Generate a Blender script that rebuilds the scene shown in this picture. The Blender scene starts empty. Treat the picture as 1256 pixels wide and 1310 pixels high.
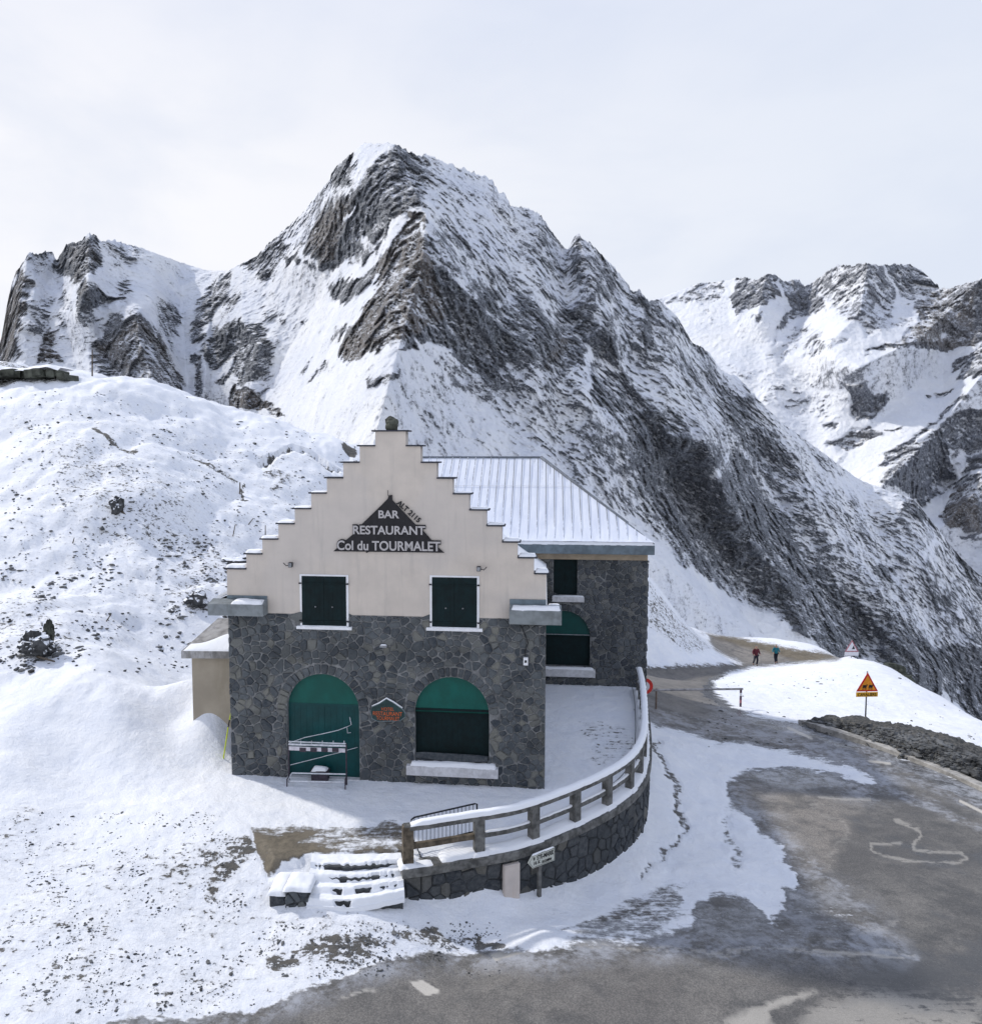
import bpy, bmesh, math, random
import numpy as np
from mathutils import Vector, Matrix, noise as mnoise
from math import radians, sin, cos, tan, atan, pi, log, exp, sqrt

sc = bpy.context.scene
col = sc.collection
random.seed(7)
rng = np.random.RandomState(11)

# ------------------------------------------------------------------ camera
H = 9.5; F = 1000.0; CU, CV = 588.0, 655.0
PITCH = atan(75/1000.0); cp, sp = cos(PITCH), sin(PITCH)
cam_d = bpy.data.cameras.new('camera'); cam = bpy.data.objects.new('camera', cam_d); col.objects.link(cam)
cam.location = (0, 0, H); cam.rotation_euler = (pi/2-PITCH, 0, 0)
cam_d.sensor_fit = 'HORIZONTAL'; cam_d.sensor_width = 36; cam_d.lens = F/1256*36
cam_d.clip_start = 0.1; cam_d.clip_end = 20000
cam_d.shift_x = (628.0-CU)/1256
sc.camera = cam

def ray(u, v):
    dx = (u-CU)/F; dy = (CV-v)/F
    return dx, cp+dy*sp, -sp+dy*cp
def PZ(u, v, z=0.0):
    dx, dy, dz = ray(u, v); t = (z-H)/dz
    return Vector((dx*t, dy*t, z))
def PR(u, v, r):
    dx, dy, dz = ray(u, v); t = r/dy
    return Vector((dx*t, r, H+dz*t))
def proj(x, y, z):
    zc = y*cp-(z-H)*sp; yc = y*sp+(z-H)*cp
    return CU+F*x/zc, CV-F*yc/zc

# ------------------------------------------------------------------ noise (numpy)
_perm = np.tile(np.random.RandomState(3).permutation(256), 3).astype(np.int32)
_g = np.random.RandomState(5).randn(256, 3); _g /= np.linalg.norm(_g, axis=1)[:, None]
def perlin(P):
    i = np.floor(P).astype(np.int64); f = P-i; i = (i & 255).astype(np.int32)
    w = f*f*f*(f*(f*6-15)+10)
    out = 0
    for a in (0, 1):
        wa = w[..., 0] if a else 1-w[..., 0]
        for b in (0, 1):
            wb = w[..., 1] if b else 1-w[..., 1]
            for c in (0, 1):
                wc = w[..., 2] if c else 1-w[..., 2]
                h = _perm[_perm[_perm[(i[..., 0]+a) & 255]+((i[..., 1]+b) & 255)]+((i[..., 2]+c) & 255)]
                g = _g[h & 255]
                out = out+wa*wb*wc*(g[..., 0]*(f[..., 0]-a)+g[..., 1]*(f[..., 1]-b)+g[..., 2]*(f[..., 2]-c))
    return out*1.6
def fbm(P, o=5, r=.5):
    s = 0; a = 1; t = 0
    for k in range(o):
        s = s+a*perlin(P*(2**k)+17.3*k); t += a; a *= r
    return s/t
def ridged(P, o=5, r=.55):
    s = 0; a = 1; t = 0; w = 1
    for k in range(o):
        n = 1-np.abs(perlin(P*(2.03**k)+9.1*k))*1.6
        n = np.clip(n, 0, 1)**2
        s = s+a*n*w; w = np.clip(n*1.6, 0, 1); t += a; a *= r
    return s/t
def sstep(x, a, b):
    t = np.clip((x-a)/(b-a), 0, 1); return t*t*(3-2*t)
def poly_sd(u, v, poly):
    """signed distance (positive inside) of points to a polygon"""
    n = len(poly); ins = np.zeros(u.shape, bool); d2 = np.full(u.shape, 1e18)
    for k in range(n):
        x0, y0 = poly[k]; x1, y1 = poly[(k+1) % n]
        c = ((y0 > v) != (y1 > v)) & (u < (x1-x0)*(v-y0)/((y1-y0) if y1 != y0 else 1e-9)+x0)
        ins ^= c
        ex, ey = x1-x0, y1-y0; L = ex*ex+ey*ey+1e-12
        t = np.clip(((u-x0)*ex+(v-y0)*ey)/L, 0, 1)
        d2 = np.minimum(d2, (u-x0-t*ex)**2+(v-y0-t*ey)**2)
    d = np.sqrt(d2)
    return np.where(ins, d, -d)
def line_d(u, v, line):
    d2 = np.full(u.shape, 1e18)
    for k in range(len(line)-1):
        x0, y0 = line[k]; x1, y1 = line[k+1]
        ex, ey = x1-x0, y1-y0; L = ex*ex+ey*ey+1e-12
        t = np.clip(((u-x0)*ex+(v-y0)*ey)/L, 0, 1)
        d2 = np.minimum(d2, (u-x0-t*ex)**2+(v-y0-t*ey)**2)
    return np.sqrt(d2)
def paint(D, u, v, poly, val, soft):
    p = np.array(poly); m = (u > p[:, 0].min()-soft*2) & (u < p[:, 0].max()+soft*2) & (v > p[:, 1].min()-soft*2) & (v < p[:, 1].max()+soft*2)
    if not m.any(): return
    b = sstep(poly_sd(u[m], v[m], poly), -soft, soft)
    D[m] = D[m]*(1-b)+val*b
def stroke(D, u, v, line, w, val):
    p = np.array(line); m = (u > p[:, 0].min()-w*3) & (u < p[:, 0].max()+w*3) & (v > p[:, 1].min()-w*3) & (v < p[:, 1].max()+w*3)
    if not m.any(): return
    b = 1-sstep(line_d(u[m], v[m], line), w*.4, w*1.3)
    D[m] = D[m]*(1-b)+val*b
def crop(pts, ox, oy, s):
    return [(ox+x/s, oy+y/s) for x, y in pts]

# ------------------------------------------------------------------ nodes
class NT:
    def __init__(s, tree): s.t = tree; s.n = tree.nodes; s.l = tree.links
    def set(s, sock, v):
        if isinstance(v, bpy.types.NodeSocket): s.l.new(v, sock)
        elif v is not None:
            if isinstance(v, (tuple, list)) and len(v) == 3 and sock.type == 'RGBA': v = (*v, 1)
            sock.default_value = v
    def math(s, op, a, b=None, c=None, clamp=False):
        n = s.n.new('ShaderNodeMath'); n.operation = op; n.use_clamp = clamp
        for i, x in enumerate((a, b, c)):
            if x is not None: s.set(n.inputs[i], x)
        return n.outputs[0]
    def mix(s, f, a, b):
        n = s.n.new('ShaderNodeMix'); n.data_type = 'RGBA'
        s.set(n.inputs['Factor'], f); s.set(n.inputs[6], a); s.set(n.inputs[7], b); return n.outputs[2]
    def mixf(s, f, a, b):
        n = s.n.new('ShaderNodeMix'); n.data_type = 'FLOAT'
        s.set(n.inputs['Factor'], f); s.set(n.inputs[2], a); s.set(n.inputs[3], b); return n.outputs[0]
    def noise(s, vec, scale, detail=6, rough=.55, dist=0):
        n = s.n.new('ShaderNodeTexNoise'); s.set(n.inputs['Vector'], vec); n.inputs['Scale'].default_value = scale
        n.inputs['Detail'].default_value = detail; n.inputs['Roughness'].default_value = rough; n.inputs['Distortion'].default_value = dist
        return n.outputs[0]
    def voro(s, vec, scale, feat='F1', out=0):
        n = s.n.new('ShaderNodeTexVoronoi'); n.feature = feat; s.set(n.inputs['Vector'], vec); n.inputs['Scale'].default_value = scale
        return n.outputs[out]
    def map(s, vec, scale=(1, 1, 1), rot=(0, 0, 0), loc=(0, 0, 0)):
        n = s.n.new('ShaderNodeMapping'); s.set(n.inputs[0], vec)
        n.inputs['Location'].default_value = loc; n.inputs['Rotation'].default_value = rot; n.inputs['Scale'].default_value = scale
        return n.outputs[0]
    def sst(s, x, a, b, lo=0.0, hi=1.0):
        n = s.n.new('ShaderNodeMapRange'); n.interpolation_type = 'SMOOTHSTEP'; s.set(n.inputs[0], x)
        for i, v in zip((1, 2, 3, 4), (a, b, lo, hi)): s.set(n.inputs[i], v)
        return n.outputs[0]
    def attr(s, name, out='Fac'):
        n = s.n.new('ShaderNodeAttribute'); n.attribute_name = name; return n.outputs[out]
    def pos(s): return s.n.new('ShaderNodeNewGeometry').outputs['Position']
    def obj(s): return s.n.new('ShaderNodeTexCoord').outputs['Object']
    def nz(s):
        g = s.n.new('ShaderNodeNewGeometry'); x = s.n.new('ShaderNodeSeparateXYZ'); s.l.new(g.outputs['Normal'], x.inputs[0]); return x.outputs[2]
    def bump(s, h, strength=.5, dist=.1, normal=None):
        n = s.n.new('ShaderNodeBump'); n.inputs['Strength'].default_value = strength; n.inputs['Distance'].default_value = dist
        s.set(n.inputs['Height'], h)
        if normal: s.l.new(normal, n.inputs['Normal'])
        return n.outputs[0]
def newmat(name):
    m = bpy.data.materials.new(name); m.use_nodes = True; t = NT(m.node_tree)
    b = t.n['Principled BSDF']; b.inputs['Specular IOR Level'].default_value = .3
    return m, t, b
def simple(name, c, rough=.7, var=.15, scale=6, metal=0, bump=.15, grime=None, snow=False, bd=.01):
    m, t, b = newmat(name); o = t.obj()
    n = t.noise(o, scale, 8, .6); n2 = t.noise(o, scale*.23, 4, .6)
    dark = tuple(x*(1-var*2) for x in c); lite = tuple(min(1, x*(1+var)) for x in c)
    cc = t.mix(t.sst(t.math('ADD', t.math('MULTIPLY', n, .6), t.math('MULTIPLY', n2, .4)), .35, .65), dark, lite)
    if grime:
        g = t.noise(t.map(o, (1, 1, .25)), scale*.5, 8, .7)
        cc = t.mix(t.sst(g, .52, .72, 0, .7), cc, grime)
    if snow:
        f = t.sst(t.math('ADD', t.nz(), t.math('MULTIPLY', t.math('SUBTRACT', t.noise(t.pos(), 5, 8, .65), .5), 1.6)), .5, .62)
        cc = t.mix(f, cc, (.82, .84, .88))
    t.set(b.inputs['Base Color'], cc); b.inputs['Roughness'].default_value = rough; b.inputs['Metallic'].default_value = metal
    if bump: t.set(b.inputs['Normal'], t.bump(n, bump, bd))
    return m
def snowmat(name='snow'):
    m, t, b = newmat(name); p = t.pos()
    n = t.noise(p, 3, 8, .6); n2 = t.noise(p, 40, 3, .5)
    t.set(b.inputs['Base Color'], t.mix(n, (.80, .82, .86), (.86, .87, .89)))
    b.inputs['Roughness'].default_value = .75
    h = t.math('ADD', n, t.math('MULTIPLY', n2, .15))
    t.set(b.inputs['Normal'], t.bump(h, .4, .06)); return m
SNOW = snowmat()

# ------------------------------------------------------------------ object helpers
def tag(o, label=None, cat=None, group=None, kind=None):
    if label: o['label'] = label
    if cat: o['category'] = cat
    if group: o['group'] = group
    if kind: o['kind'] = kind
    return o
def empty(name, loc=(0, 0, 0), rotz=0, label=None, cat=None, group=None):
    o = bpy.data.objects.new(name, None); col.objects.link(o); o.location = loc; o.rotation_euler = (0, 0, rotz); o.empty_display_size = .2
    return tag(o, label, cat, group)
def link(name, me, m=None, parent=None, smooth=False):
    o = bpy.data.objects.new(name, me); col.objects.link(o)
    if m: me.materials.append(m)
    if parent: o.parent = parent
    if smooth: me.polygons.foreach_set('use_smooth', [True]*len(me.polygons))
    return o
def grid_mesh(name, V, m, attrs={}, parent=None, smooth=True, flip=False):
    n, k = V.shape[:2]
    me = bpy.data.meshes.new(name); me.vertices.add(n*k); me.vertices.foreach_set('co', V.reshape(-1).astype(np.float32))
    idx = np.arange(n*k).reshape(n, k)
    q = np.stack([idx[:-1, :-1], idx[:-1, 1:], idx[1:, 1:], idx[1:, :-1]], -1).reshape(-1, 4)
    if flip: q = q[:, ::-1]
    nf = len(q); me.loops.add(nf*4); me.polygons.add(nf)
    me.loops.foreach_set('vertex_index', q.reshape(-1).astype(np.int32))
    me.polygons.foreach_set('loop_start', np.arange(0, nf*4, 4, dtype=np.int32))
    try: me.polygons.foreach_set('loop_total', np.full(nf, 4, np.int32))
    except Exception: pass
    me.update(calc_edges=True)
    for a, d in attrs.items():
        at = me.attributes.new(a, 'FLOAT', 'POINT'); at.data.foreach_set('value', d.reshape(-1).astype(np.float32))
    o = link(name, me, m, parent)
    me.polygons.foreach_set('use_smooth', np.full(nf, smooth)); return o
class MB:
    """collects shapes into one mesh"""
    def __init__(s): s.v = []; s.f = []
    def add(s, vs, fs):
        k = len(s.v); s.v += [tuple(x) for x in vs]; s.f += [tuple(i+k for i in f) for f in fs]; return s
    def box(s, x0, x1, y0, y1, z0, z1, M=None):
        vs = [Vector((x, y, z)) for z in (z0, z1) for y in (y0, y1) for x in (x0, x1)]
        if M: vs = [M @ v for v in vs]
        return s.add(vs, [(0, 2, 3, 1), (4, 5, 7, 6), (0, 1, 5, 4), (2, 6, 7, 3), (0, 4, 6, 2), (1, 3, 7, 5)])
    def tube(s, pts, r, n=8, r2=None):
        pts = [Vector(p) for p in pts]; rings = []
        for i, p in enumerate(pts):
            d = (pts[min(i+1, len(pts)-1)]-pts[max(i-1, 0)]).normalized()
            a = d.orthogonal().normalized() if abs(d.z) > .9 else d.cross(Vector((0, 0, 1))).normalized(); b = d.cross(a)
            rr = r if r2 is None else r+(r2-r)*i/(len(pts)-1)
            rings.append([p+a*rr*cos(2*pi*k/n)+b*rr*sin(2*pi*k/n) for k in range(n)])
        vs = [v for R in rings for v in R]; fs = []
        for i in range(len(pts)-1):
            for k in range(n): fs.append((i*n+k, i*n+(k+1) % n, (i+1)*n+(k+1) % n, (i+1)*n+k))
        fs.append(tuple(range(n))[::-1]); fs.append(tuple((len(pts)-1)*n+k for k in range(n)))
        return s.add(vs, fs)
    def sweep(s, path, prof, closed_prof=True):
        """profile (offset left, z) swept along a horizontal path"""
        n = len(prof); vs = []; fs = []
        for i, p in enumerate(path):
            d = (Vector(path[min(i+1, len(path)-1)])-Vector(path[max(i-1, 0)])); d.z = 0; d.normalize(); a = Vector((-d.y, d.x, 0))
            for (o, z) in prof: vs.append(Vector(p)+a*o+Vector((0, 0, z)))
        for i in range(len(path)-1):
            for k in range(n): fs.append((i*n+k, (i+1)*n+k, (i+1)*n+(k+1) % n, i*n+(k+1) % n))
        fs.append(tuple(range(n))); fs.append(tuple((len(path)-1)*n+k for k in range(n))[::-1])
        return s.add(vs, fs)
    def build(s, name, m, parent=None, smooth=False, bevel=0, attrs=None):
        me = bpy.data.meshes.new(name); me.from_pydata(s.v, [], s.f)
        bm = bmesh.new(); bm.from_mesh(me); bmesh.ops.recalc_face_normals(bm, faces=bm.faces); bm.to_mesh(me); bm.free()
        o = link(name, me, m, parent, smooth)
        if bevel:
            b = o.modifiers.new('bevel', 'BEVEL'); b.width = bevel; b.segments = 2; b.limit_method = 'ANGLE'
        return o
def plate(name, outline, holes, y0, y1, m, parent, xform=None):
    """flat plate in the local XZ plane with holes; thickness from y0 to y1"""
    cu = bpy.data.curves.new(name, 'CURVE'); cu.dimensions = '2D'; cu.fill_mode = 'BOTH'; cu.extrude = (y1-y0)/2
    for pl in [outline]+holes:
        s = cu.splines.new('POLY'); s.points.add(len(pl)-1)
        for i, (x, z) in enumerate(pl): s.points[i].co = (x, z, 0, 1)
        s.use_cyclic_u = True
    o = bpy.data.objects.new('tmp', cu); col.objects.link(o)
    dg = bpy.context.evaluated_depsgraph_get(); me = bpy.data.meshes.new_from_object(o.evaluated_get(dg))
    bpy.data.objects.remove(o); bpy.data.curves.remove(cu)
    for v in me.vertices: x, z, d = v.co; v.co = (x, (y0+y1)/2-d, z)
    me.materials.clear(); me.name = name
    return link(name, me, m, parent)
def text_mesh(name, txt, size, m, parent, loc, rot, depth=.01, bold=0.0, align='CENTER', width=None, space=1.0, roll=0):
    cu = bpy.data.curves.new(name, 'FONT'); cu.body = txt; cu.size = size; cu.extrude = depth/2; cu.offset = bold; cu.align_x = align; cu.space_character = space
    o = bpy.data.objects.new('tmp', cu); col.objects.link(o)
    dg = bpy.context.evaluated_depsgraph_get(); dg.update(); me = bpy.data.meshes.new_from_object(o.evaluated_get(dg))
    bpy.data.objects.remove(o); bpy.data.curves.remove(cu); me.materials.clear(); me.name = name
    if width:
        xs = [v.co.x for v in me.vertices]; w = max(xs)-min(xs); k = width/w
        for v in me.vertices: v.co.x *= k
    o = link(name, me, m, parent); o.location = loc
    o.rotation_euler = rot
    if roll: o.rotation_euler = (Matrix.Rotation(rot[2], 4, 'Z') @ Matrix.Rotation(rot[0], 4, 'X') @ Matrix.Rotation(roll, 4, 'Z')).to_euler()
    return o
def rock_mesh(name, m, loc, size, seed, parent=None, sub=4, rough=.35, sharp=1.0):
    bm = bmesh.new(); bmesh.ops.create_icosphere(bm, subdivisions=sub, radius=1)
    off = Vector((seed*3.7, seed*1.3, seed*7.1))
    for v in bm.verts:
        d = v.co.normalized(); n = mnoise.fractal(d*1.1+off, .6, 2.1, 6)
        c = mnoise.cell(d*1.6+off)*.28*sharp
        v.co = d*(1+rough*n+c*.6)
        v.co.x *= size[0]; v.co.y *= size[1]; v.co.z *= size[2]
    me = bpy.data.meshes.new(name); bm.to_mesh(me); bm.free()
    o = link(name, me, m, parent); o.location = loc; return o
def cushion(name, x0, x1, y0, y1, z0, h, parent, seed=0, lump=.35, M=None, edge=.12, mat=None):
    """a lying cushion of snow on a rectangle"""
    nx = max(6, int((x1-x0)/.04)); ny = max(5, int((y1-y0)/.04)); nx = min(nx, 160); ny = min(ny, 60)
    X, Y = np.meshgrid(np.linspace(x0, x1, nx), np.linspace(y0, y1, ny), indexing='xy')
    ex = np.minimum(X-x0, x1-X); ey = np.minimum(Y-y0, y1-Y); e = np.minimum(ex, ey)
    prof = np.sqrt(np.clip(1-(1-np.clip(e/edge, 0, 1))**2, 0, 1))
    n = fbm(np.stack([X*2.3+seed, Y*2.3, X*0+seed*1.7], -1), 4)
    n2 = fbm(np.stack([X*3+seed*3, Y*3+5, X*0], -1), 3)
    Z = z0+h*prof*(1+lump*n)-(.001)
    Xp = X+n2*.03*(ex < .01); Yp = Y+n2*.05*(ey < .01)
    V = np.stack([Xp, Yp, Z], -1)
    V[0, :, 2] = z0-.01; V[-1, :, 2] = z0-.01; V[:, 0, 2] = z0-.01; V[:, -1, 2] = z0-.01
    if M is not None:
        A = np.array(M); V = V@A[:3, :3].T+A[:3, 3]
    return grid_mesh(name, V, mat or SNOW, parent=parent)

# ------------------------------------------------------------------ near terrain: height field
TANP = lambda v: tan(PITCH+atan((v-CV)/F))
ctrl = []  # (x, y, z)
def cz(u, v, z): p = PZ(u, v, z); ctrl.append((p.x, p.y, p.z))
def cr(u, v, r): p = PR(u, v, r); ctrl.append((p.x, p.y, p.z))
def cw(u, r, z): ctrl.append(((u-CU)/F*r, r, z))
for a in [(-100,1310,-.5),(0,1310,-.6),(300,1310,-.95),(628,1310,-1.15),(1000,1310,-1.2),(1256,1310,-1.2),(1400,1310,-1.2),
          (0,1200,-.25),(200,1200,-.6),(350,1185,-.75),(500,1190,-.85),(700,1200,-1.1),(900,1200,-1.3),(1100,1200,-1.4),(1256,1200,-1.5),(1400,1200,-1.5),
          (250,1130,-.35),(450,1162,-.55),(515,1151,-.68),(594,1151,-.93),(660,1141,-1.06),(743,1116,-1.38),(801,1090,-1.45),(830,1056,-1.6),
          (0,1060,.25),(150,1050,.05),(260,1075,-.02),(300,1000,0),(230,980,.05),(100,980,.3),(330,1075,-.02),
          (1256,1100,-1.9),(1100,1080,-1.9),(1000,1050,-1.95),(900,1000,-1.95),(900,1150,-1.6),(1400,1080,-2.0),
          (420,1080,0),(550,1060,0),(650,1030,0),(750,980,0),(600,1080,0),
          ]: cz(*a)
for a in [(839,907,34.6),(947,905,37.5),(831,925,32),(1061,936,33),(1256,1012,26.5),(1160,972,29.5),(1400,1060,23),(1107,931,34),(1220,960,30.5),
          (1000,900,43),(930,880,47),(912,874,48),(963,854,62),(1018,849,70),(1072,845,74),(1090,838,74),(1150,862,61),(1200,890,51),(1256,925,43),(1400,1000,35),
          (860,870,50),(830,853,56),(826,738,62),(914,832,67),(870,790,64),(895,811,84),(976,822,86),(1059,836,82),(940,836,75),(1180,920,42),
          (-100,468,62),(0,470,61),(90,480,60),(180,496,62),(330,537,66),(440,571,70),(500,590,72),(620,640,70),(760,695,67),
          (0,600,46),(0,750,34),(0,850,27),(0,950,22),(150,650,43),(150,800,32.5),(150,900,24.5),(300,650,48),(300,750,39.5),(250,850,33),(-150,600,46),(-150,800,31),(-150,950,22)]: cr(*a)
for a in [(240,26,.15),(330,32,.2),(450,45,2.2),(450,34,.3),(600,45,1),(700,45,-.8),(800,45,-3.2),(600,34,0),(700,34,-.2),
          (0,95,9),(200,95,5),(400,100,0),(600,100,-8),(750,95,-14),(850,100,-24),(950,110,-32),(1080,100,-31),(1180,80,-24),(1300,62,-19),(1500,48,-15),
          (0,150,-25),(300,150,-32),(600,150,-45),(900,160,-65),(1200,140,-65),(-300,150,-20),(1500,110,-55),(-300,60,17),(-300,35,6),(-300,20,2),(-200,11,-.5),(1500,11,-1.2),(628,10,-1.1)]: cw(*a)
C = np.array(ctrl)
def dom(x, y): return np.stack([x/y, np.log(y)*.8], -1)
def tps(d2): return .5*d2*np.log(d2+1e-12)
Pd = dom(C[:, 0], C[:, 1]); n_ = len(C)
K = tps(((Pd[:, None]-Pd[None])**2).sum(-1))+np.eye(n_)*2e-4
Pm = np.concatenate([np.ones((n_, 1)), Pd], 1)
A_ = np.zeros((n_+3, n_+3)); A_[:n_, :n_] = K; A_[:n_, n_:] = Pm; A_[n_:, :n_] = Pm.T
SCZ = np.maximum(C[:, 1], 1)  # solve for slope-like z/y so near accuracy is kept
sol = np.linalg.solve(A_, np.concatenate([(C[:, 2]-H)/SCZ, [0, 0, 0]]))
def zrbf(x, y):
    q = dom(x, y); sh = q.shape[:-1]; q = q.reshape(-1, 2); out = np.empty(len(q))
    for i in range(0, len(q), 60000):
        b = q[i:i+60000]
        out[i:i+60000] = tps(((b[:, None]-Pd[None])**2).sum(-1)) @ sol[:n_]+sol[n_]+b@sol[n_+1:]
    return out.reshape(sh)*y+H

# retaining wall line (outer face, top level)
wall_px = [(517,1113),(548,1109),(586,1102),(630,1095),(672,1086),(718,1068),(758,1050),(787,1034),(809,1018),(823,1001),(830,982),(832,960),(831,935),(828,905),(823,884)]
def catmull(pts, n=8):
    out = []; P = [Vector(p) for p in pts]; P = [P[0]*2-P[1]]+P+[P[-1]*2-P[-2]]
    for i in range(1, len(P)-2):
        for k in range(n):
            t = k/n; a, b, c, d = P[i-1:i+3]
            out.append(.5*((2*b)+(c-a)*t+(2*a-5*b+4*c-d)*t*t+(3*b-a-3*c+d)*t**3))
    out.append(P[-2]); return out
WALL = catmull([PZ(u, v, 0.03) for u, v in wall_px], 6)
for i in range(6):   # soften the hand-read line
    WALL = [WALL[0]]+[(WALL[k-1]+WALL[k]*2+WALL[k+1])/4 for k in range(1, len(WALL)-1)]+[WALL[-1]]

# building frame
ANG = radians(-6.2)
E = Vector((cos(ANG), sin(ANG), 0)); NB = Vector((-sin(ANG), cos(ANG), 0))
A0 = PZ(296, 992, 0)
def onplane(u, v, d=0.0):
    """pixel -> local (X, Z) on the vertical plane parallel to the facade, d behind it"""
    r = Vector(ray(u, v)); o = Vector((0, 0, H)); p0 = A0+NB*d
    t = (p0-o).dot(NB)/r.dot(NB); p = o+r*t
    return (p-A0).dot(E), p.z
def FX(u, v=850): return onplane(u, v)[0]
def FZ(u, v): return onplane(u, v)[1]
def loc2w(x, y, z): return A0+E*x+NB*y+Vector((0, 0, z))
Wd = FX(698, 850)
Cc = PZ(826, 880, 0); WX1 = (Cc-A0).dot(E); WY = (Cc-A0).dot(NB)   # wing corner in local frame
print('facade width', Wd, 'wing', WX1, WY, 'A0', A0)

terr_poly = [(p.x, p.y) for p in WALL[::2]]+[(Cc.x+.2, Cc.y+.1), tuple(loc2w(WX1+.1, WY+9, 0))[:2], tuple(loc2w(-.2, WY+9, 0))[:2], tuple(A0)[:2]]
for u, v in [(318, 1062), (338, 1108), (392, 1102), (395, 1098), (512, 1094)]:
    p = PZ(u, v, 0); terr_poly.append((p.x, p.y))
drift = [(PZ(283, 938, .3), 1.65, .95, 1.4), (PZ(252, 925, .2), 1.25, 1.3, 1.1)]
PL = PZ(318, 1062, 0)
def terrain_base(x, y):
    z = zrbf(x, y)
    sd = poly_sd(x, y, terr_poly)
    kx = sstep(x, PL.x+.1, PL.x+2.2)*1.0
    kx = np.maximum(kx, 1-sstep(y, PL.y-.3, PL.y+.6))
    w = sstep(sd, .10-1.4*(1-kx), .30+1.2*(1-kx))
    z = z*(1-w)+0.0*w
    for p, h, sx, sy in drift:
        z = z+h*np.exp(-((x-p.x)/sx)**2-((y-p.y)/sy)**2)*(1-sstep(sd, -.1, .1)*(x < A0.x+.1)*0)
    return z, sd

# grid in (bearing, log distance)
NA, NR = 860, 640
aa = np.linspace(-.86, .86, NA); lr = np.linspace(log(9.0), log(165.0), NR)
Rg, Ag = np.meshgrid(np.exp(lr), aa, indexing='ij')
X = Ag*Rg; Y = Rg.copy()
Z, SD = terrain_base(X, Y)
U, V_ = proj(X, Y, Z)
wob = fbm(np.stack([X*.9, Y*.9, X*0], -1), 4)*1.0
wob2 = fbm(np.stack([X*.9+40, Y*.9, X*0], -1), 4)
pxs = 1000/np.maximum(Y, 5)
wob = wob+fbm(np.stack([X*4.5, Y*4.5, X*0+7], -1), 4)*.32; wob2 = wob2+fbm(np.stack([X*4.5+9, Y*4.5, X*0+7], -1), 4)*.32
Uw = U+wob*pxs*.5; Vw = V_+wob2*pxs*.25
bare = np.zeros_like(X); deb = np.full_like(X, .06); brown = np.zeros_like(X); grav = np.zeros_like(X); wet_shade = np.full_like(X, .3); mark = np.zeros_like(X); pale = np.zeros_like(X)
# road
kerb_px = [(1400,1066),(1256,1012),(1199,985),(1127,958),(1061,936),(1025,927),(974,918),(942,907),(920,893),(912,874),(927,863),(963,854),(1018,849),(1072,845)]
road = [(60,1330),(150,1312),(250,1302),(330,1288),(430,1250),(530,1219),(610,1216),(700,1216),(740,1211),(800,1203),(850,1198),(880,1185),(885,1160),(915,1145),(960,1150),(985,1180),(1003,1165),(1005,1136),(1022,1134),(1018,1118),(985,1072),(955,1046),(936,1028),(930,1012),(936,998),(960,986),(1000,983),(1045,986),(1085,994),(1115,1004),(1128,1001),(1123,993),(1076,978),(1032,965),(981,957),(916,949),(872,937),(831,925),(815,905),(815,853),(948,849),(914,832),(905,813),(895,810),(934,813),(976,822),(1028,832),(1059,836),(1077,841)]+kerb_px[::-1][0:]+[(1600,1120),(1600,1500),(60,1500)]
paint(bare, Uw, Vw, road, 1, 11)
sdr = poly_sd(Uw, Vw, road)
slush = (1-sstep(sdr, 2, 40))*(sdr > -20)*sstep(Vw, 880, 930)*(1-sstep(Uw-(Vw-930)*2.2, 1090, 1180))
paint(slush, Uw, Vw, [(930,1120),(1000,1090),(1080,1140),(1160,1200),(1160,1232),(820,1222),(880,1190)], .75, 25)
for ln in ([(700,1228),(860,1219),(1010,1216),(1165,1226)],[(940,1118),(1010,1180),(1060,1208)],[(1020,1090),(1090,1150),(1110,1205)],[(850,930),(1010,970),(1150,1015),(1256,1060)],[(850,912),(980,940),(1130,985),(1256,1035)]): 
    tmp_ = np.zeros_like(X); stroke(tmp_, Uw, Vw, ln, 5, .75); slush = np.maximum(slush, tmp_)
# thin slush over the road next to the tongue, and half bare smears inside the snow
paint(bare, Uw, Vw, [(720,1205),(790,1150),(850,1128),(882,1130),(880,1170),(840,1200),(760,1212)], .52, 12)
paint(bare, Uw, Vw, [(945,1150),(985,1180),(1003,1175),(1040,1130),(1095,1150),(1090,1190),(1060,1205),(900,1205),(880,1190)], .72, 14)
paint(bare, Uw, Vw, [(935,1030),(945,1080),(950,1115),(935,1118),(928,1060)], .47, 6)
stroke(bare, Uw, Vw, crop([(455,0),(495,90),(520,170),(520,220),(470,290)], 600, 950, 1.9146), 4.5, .62)
stroke(bare, Uw, Vw, crop([(480,275),(420,325)], 600, 950, 1.9146), 3, .5)
stroke(bare, U, V_, crop([(220,460),(330,430),(300,440)], 600, 950, 1.9146), 3, .5)
paint(brown, Uw, Vw, [(890,806),(905,812),(976,820),(1028,830),(1082,842),(1040,850),(985,836),(930,822)], 1, 3)
paint(pale, Uw, Vw, [(905,813),(935,818),(985,832),(1020,846),(950,850),(914,832)], 1, 5)
paint(pale, Uw, Vw, [(815,853),(930,850),(900,872),(905,900),(960,930),(830,925)], .45, 10)
paint(pale, Uw, Vw, [(936,1000),(985,1000),(1100,1030),(1060,1110),(1000,1120),(955,1040)], .8, 14)
paint(pale, Uw, Vw, [(840,900),(930,905),(1040,955),(1130,1000),(1010,960),(850,930)], .6, 8)
paint(pale, Uw, Vw, [(150,1330),(430,1255),(620,1222),(860,1225),(1000,1260),(900,1330)], .25, 12)
stroke(wet_shade, Uw, Vw, [(1072,847),(963,858),(915,870),(905,885),(925,900),(960,918),(1025,935),(1127,965),(1256,1020)], 7, 1.5)
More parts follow.
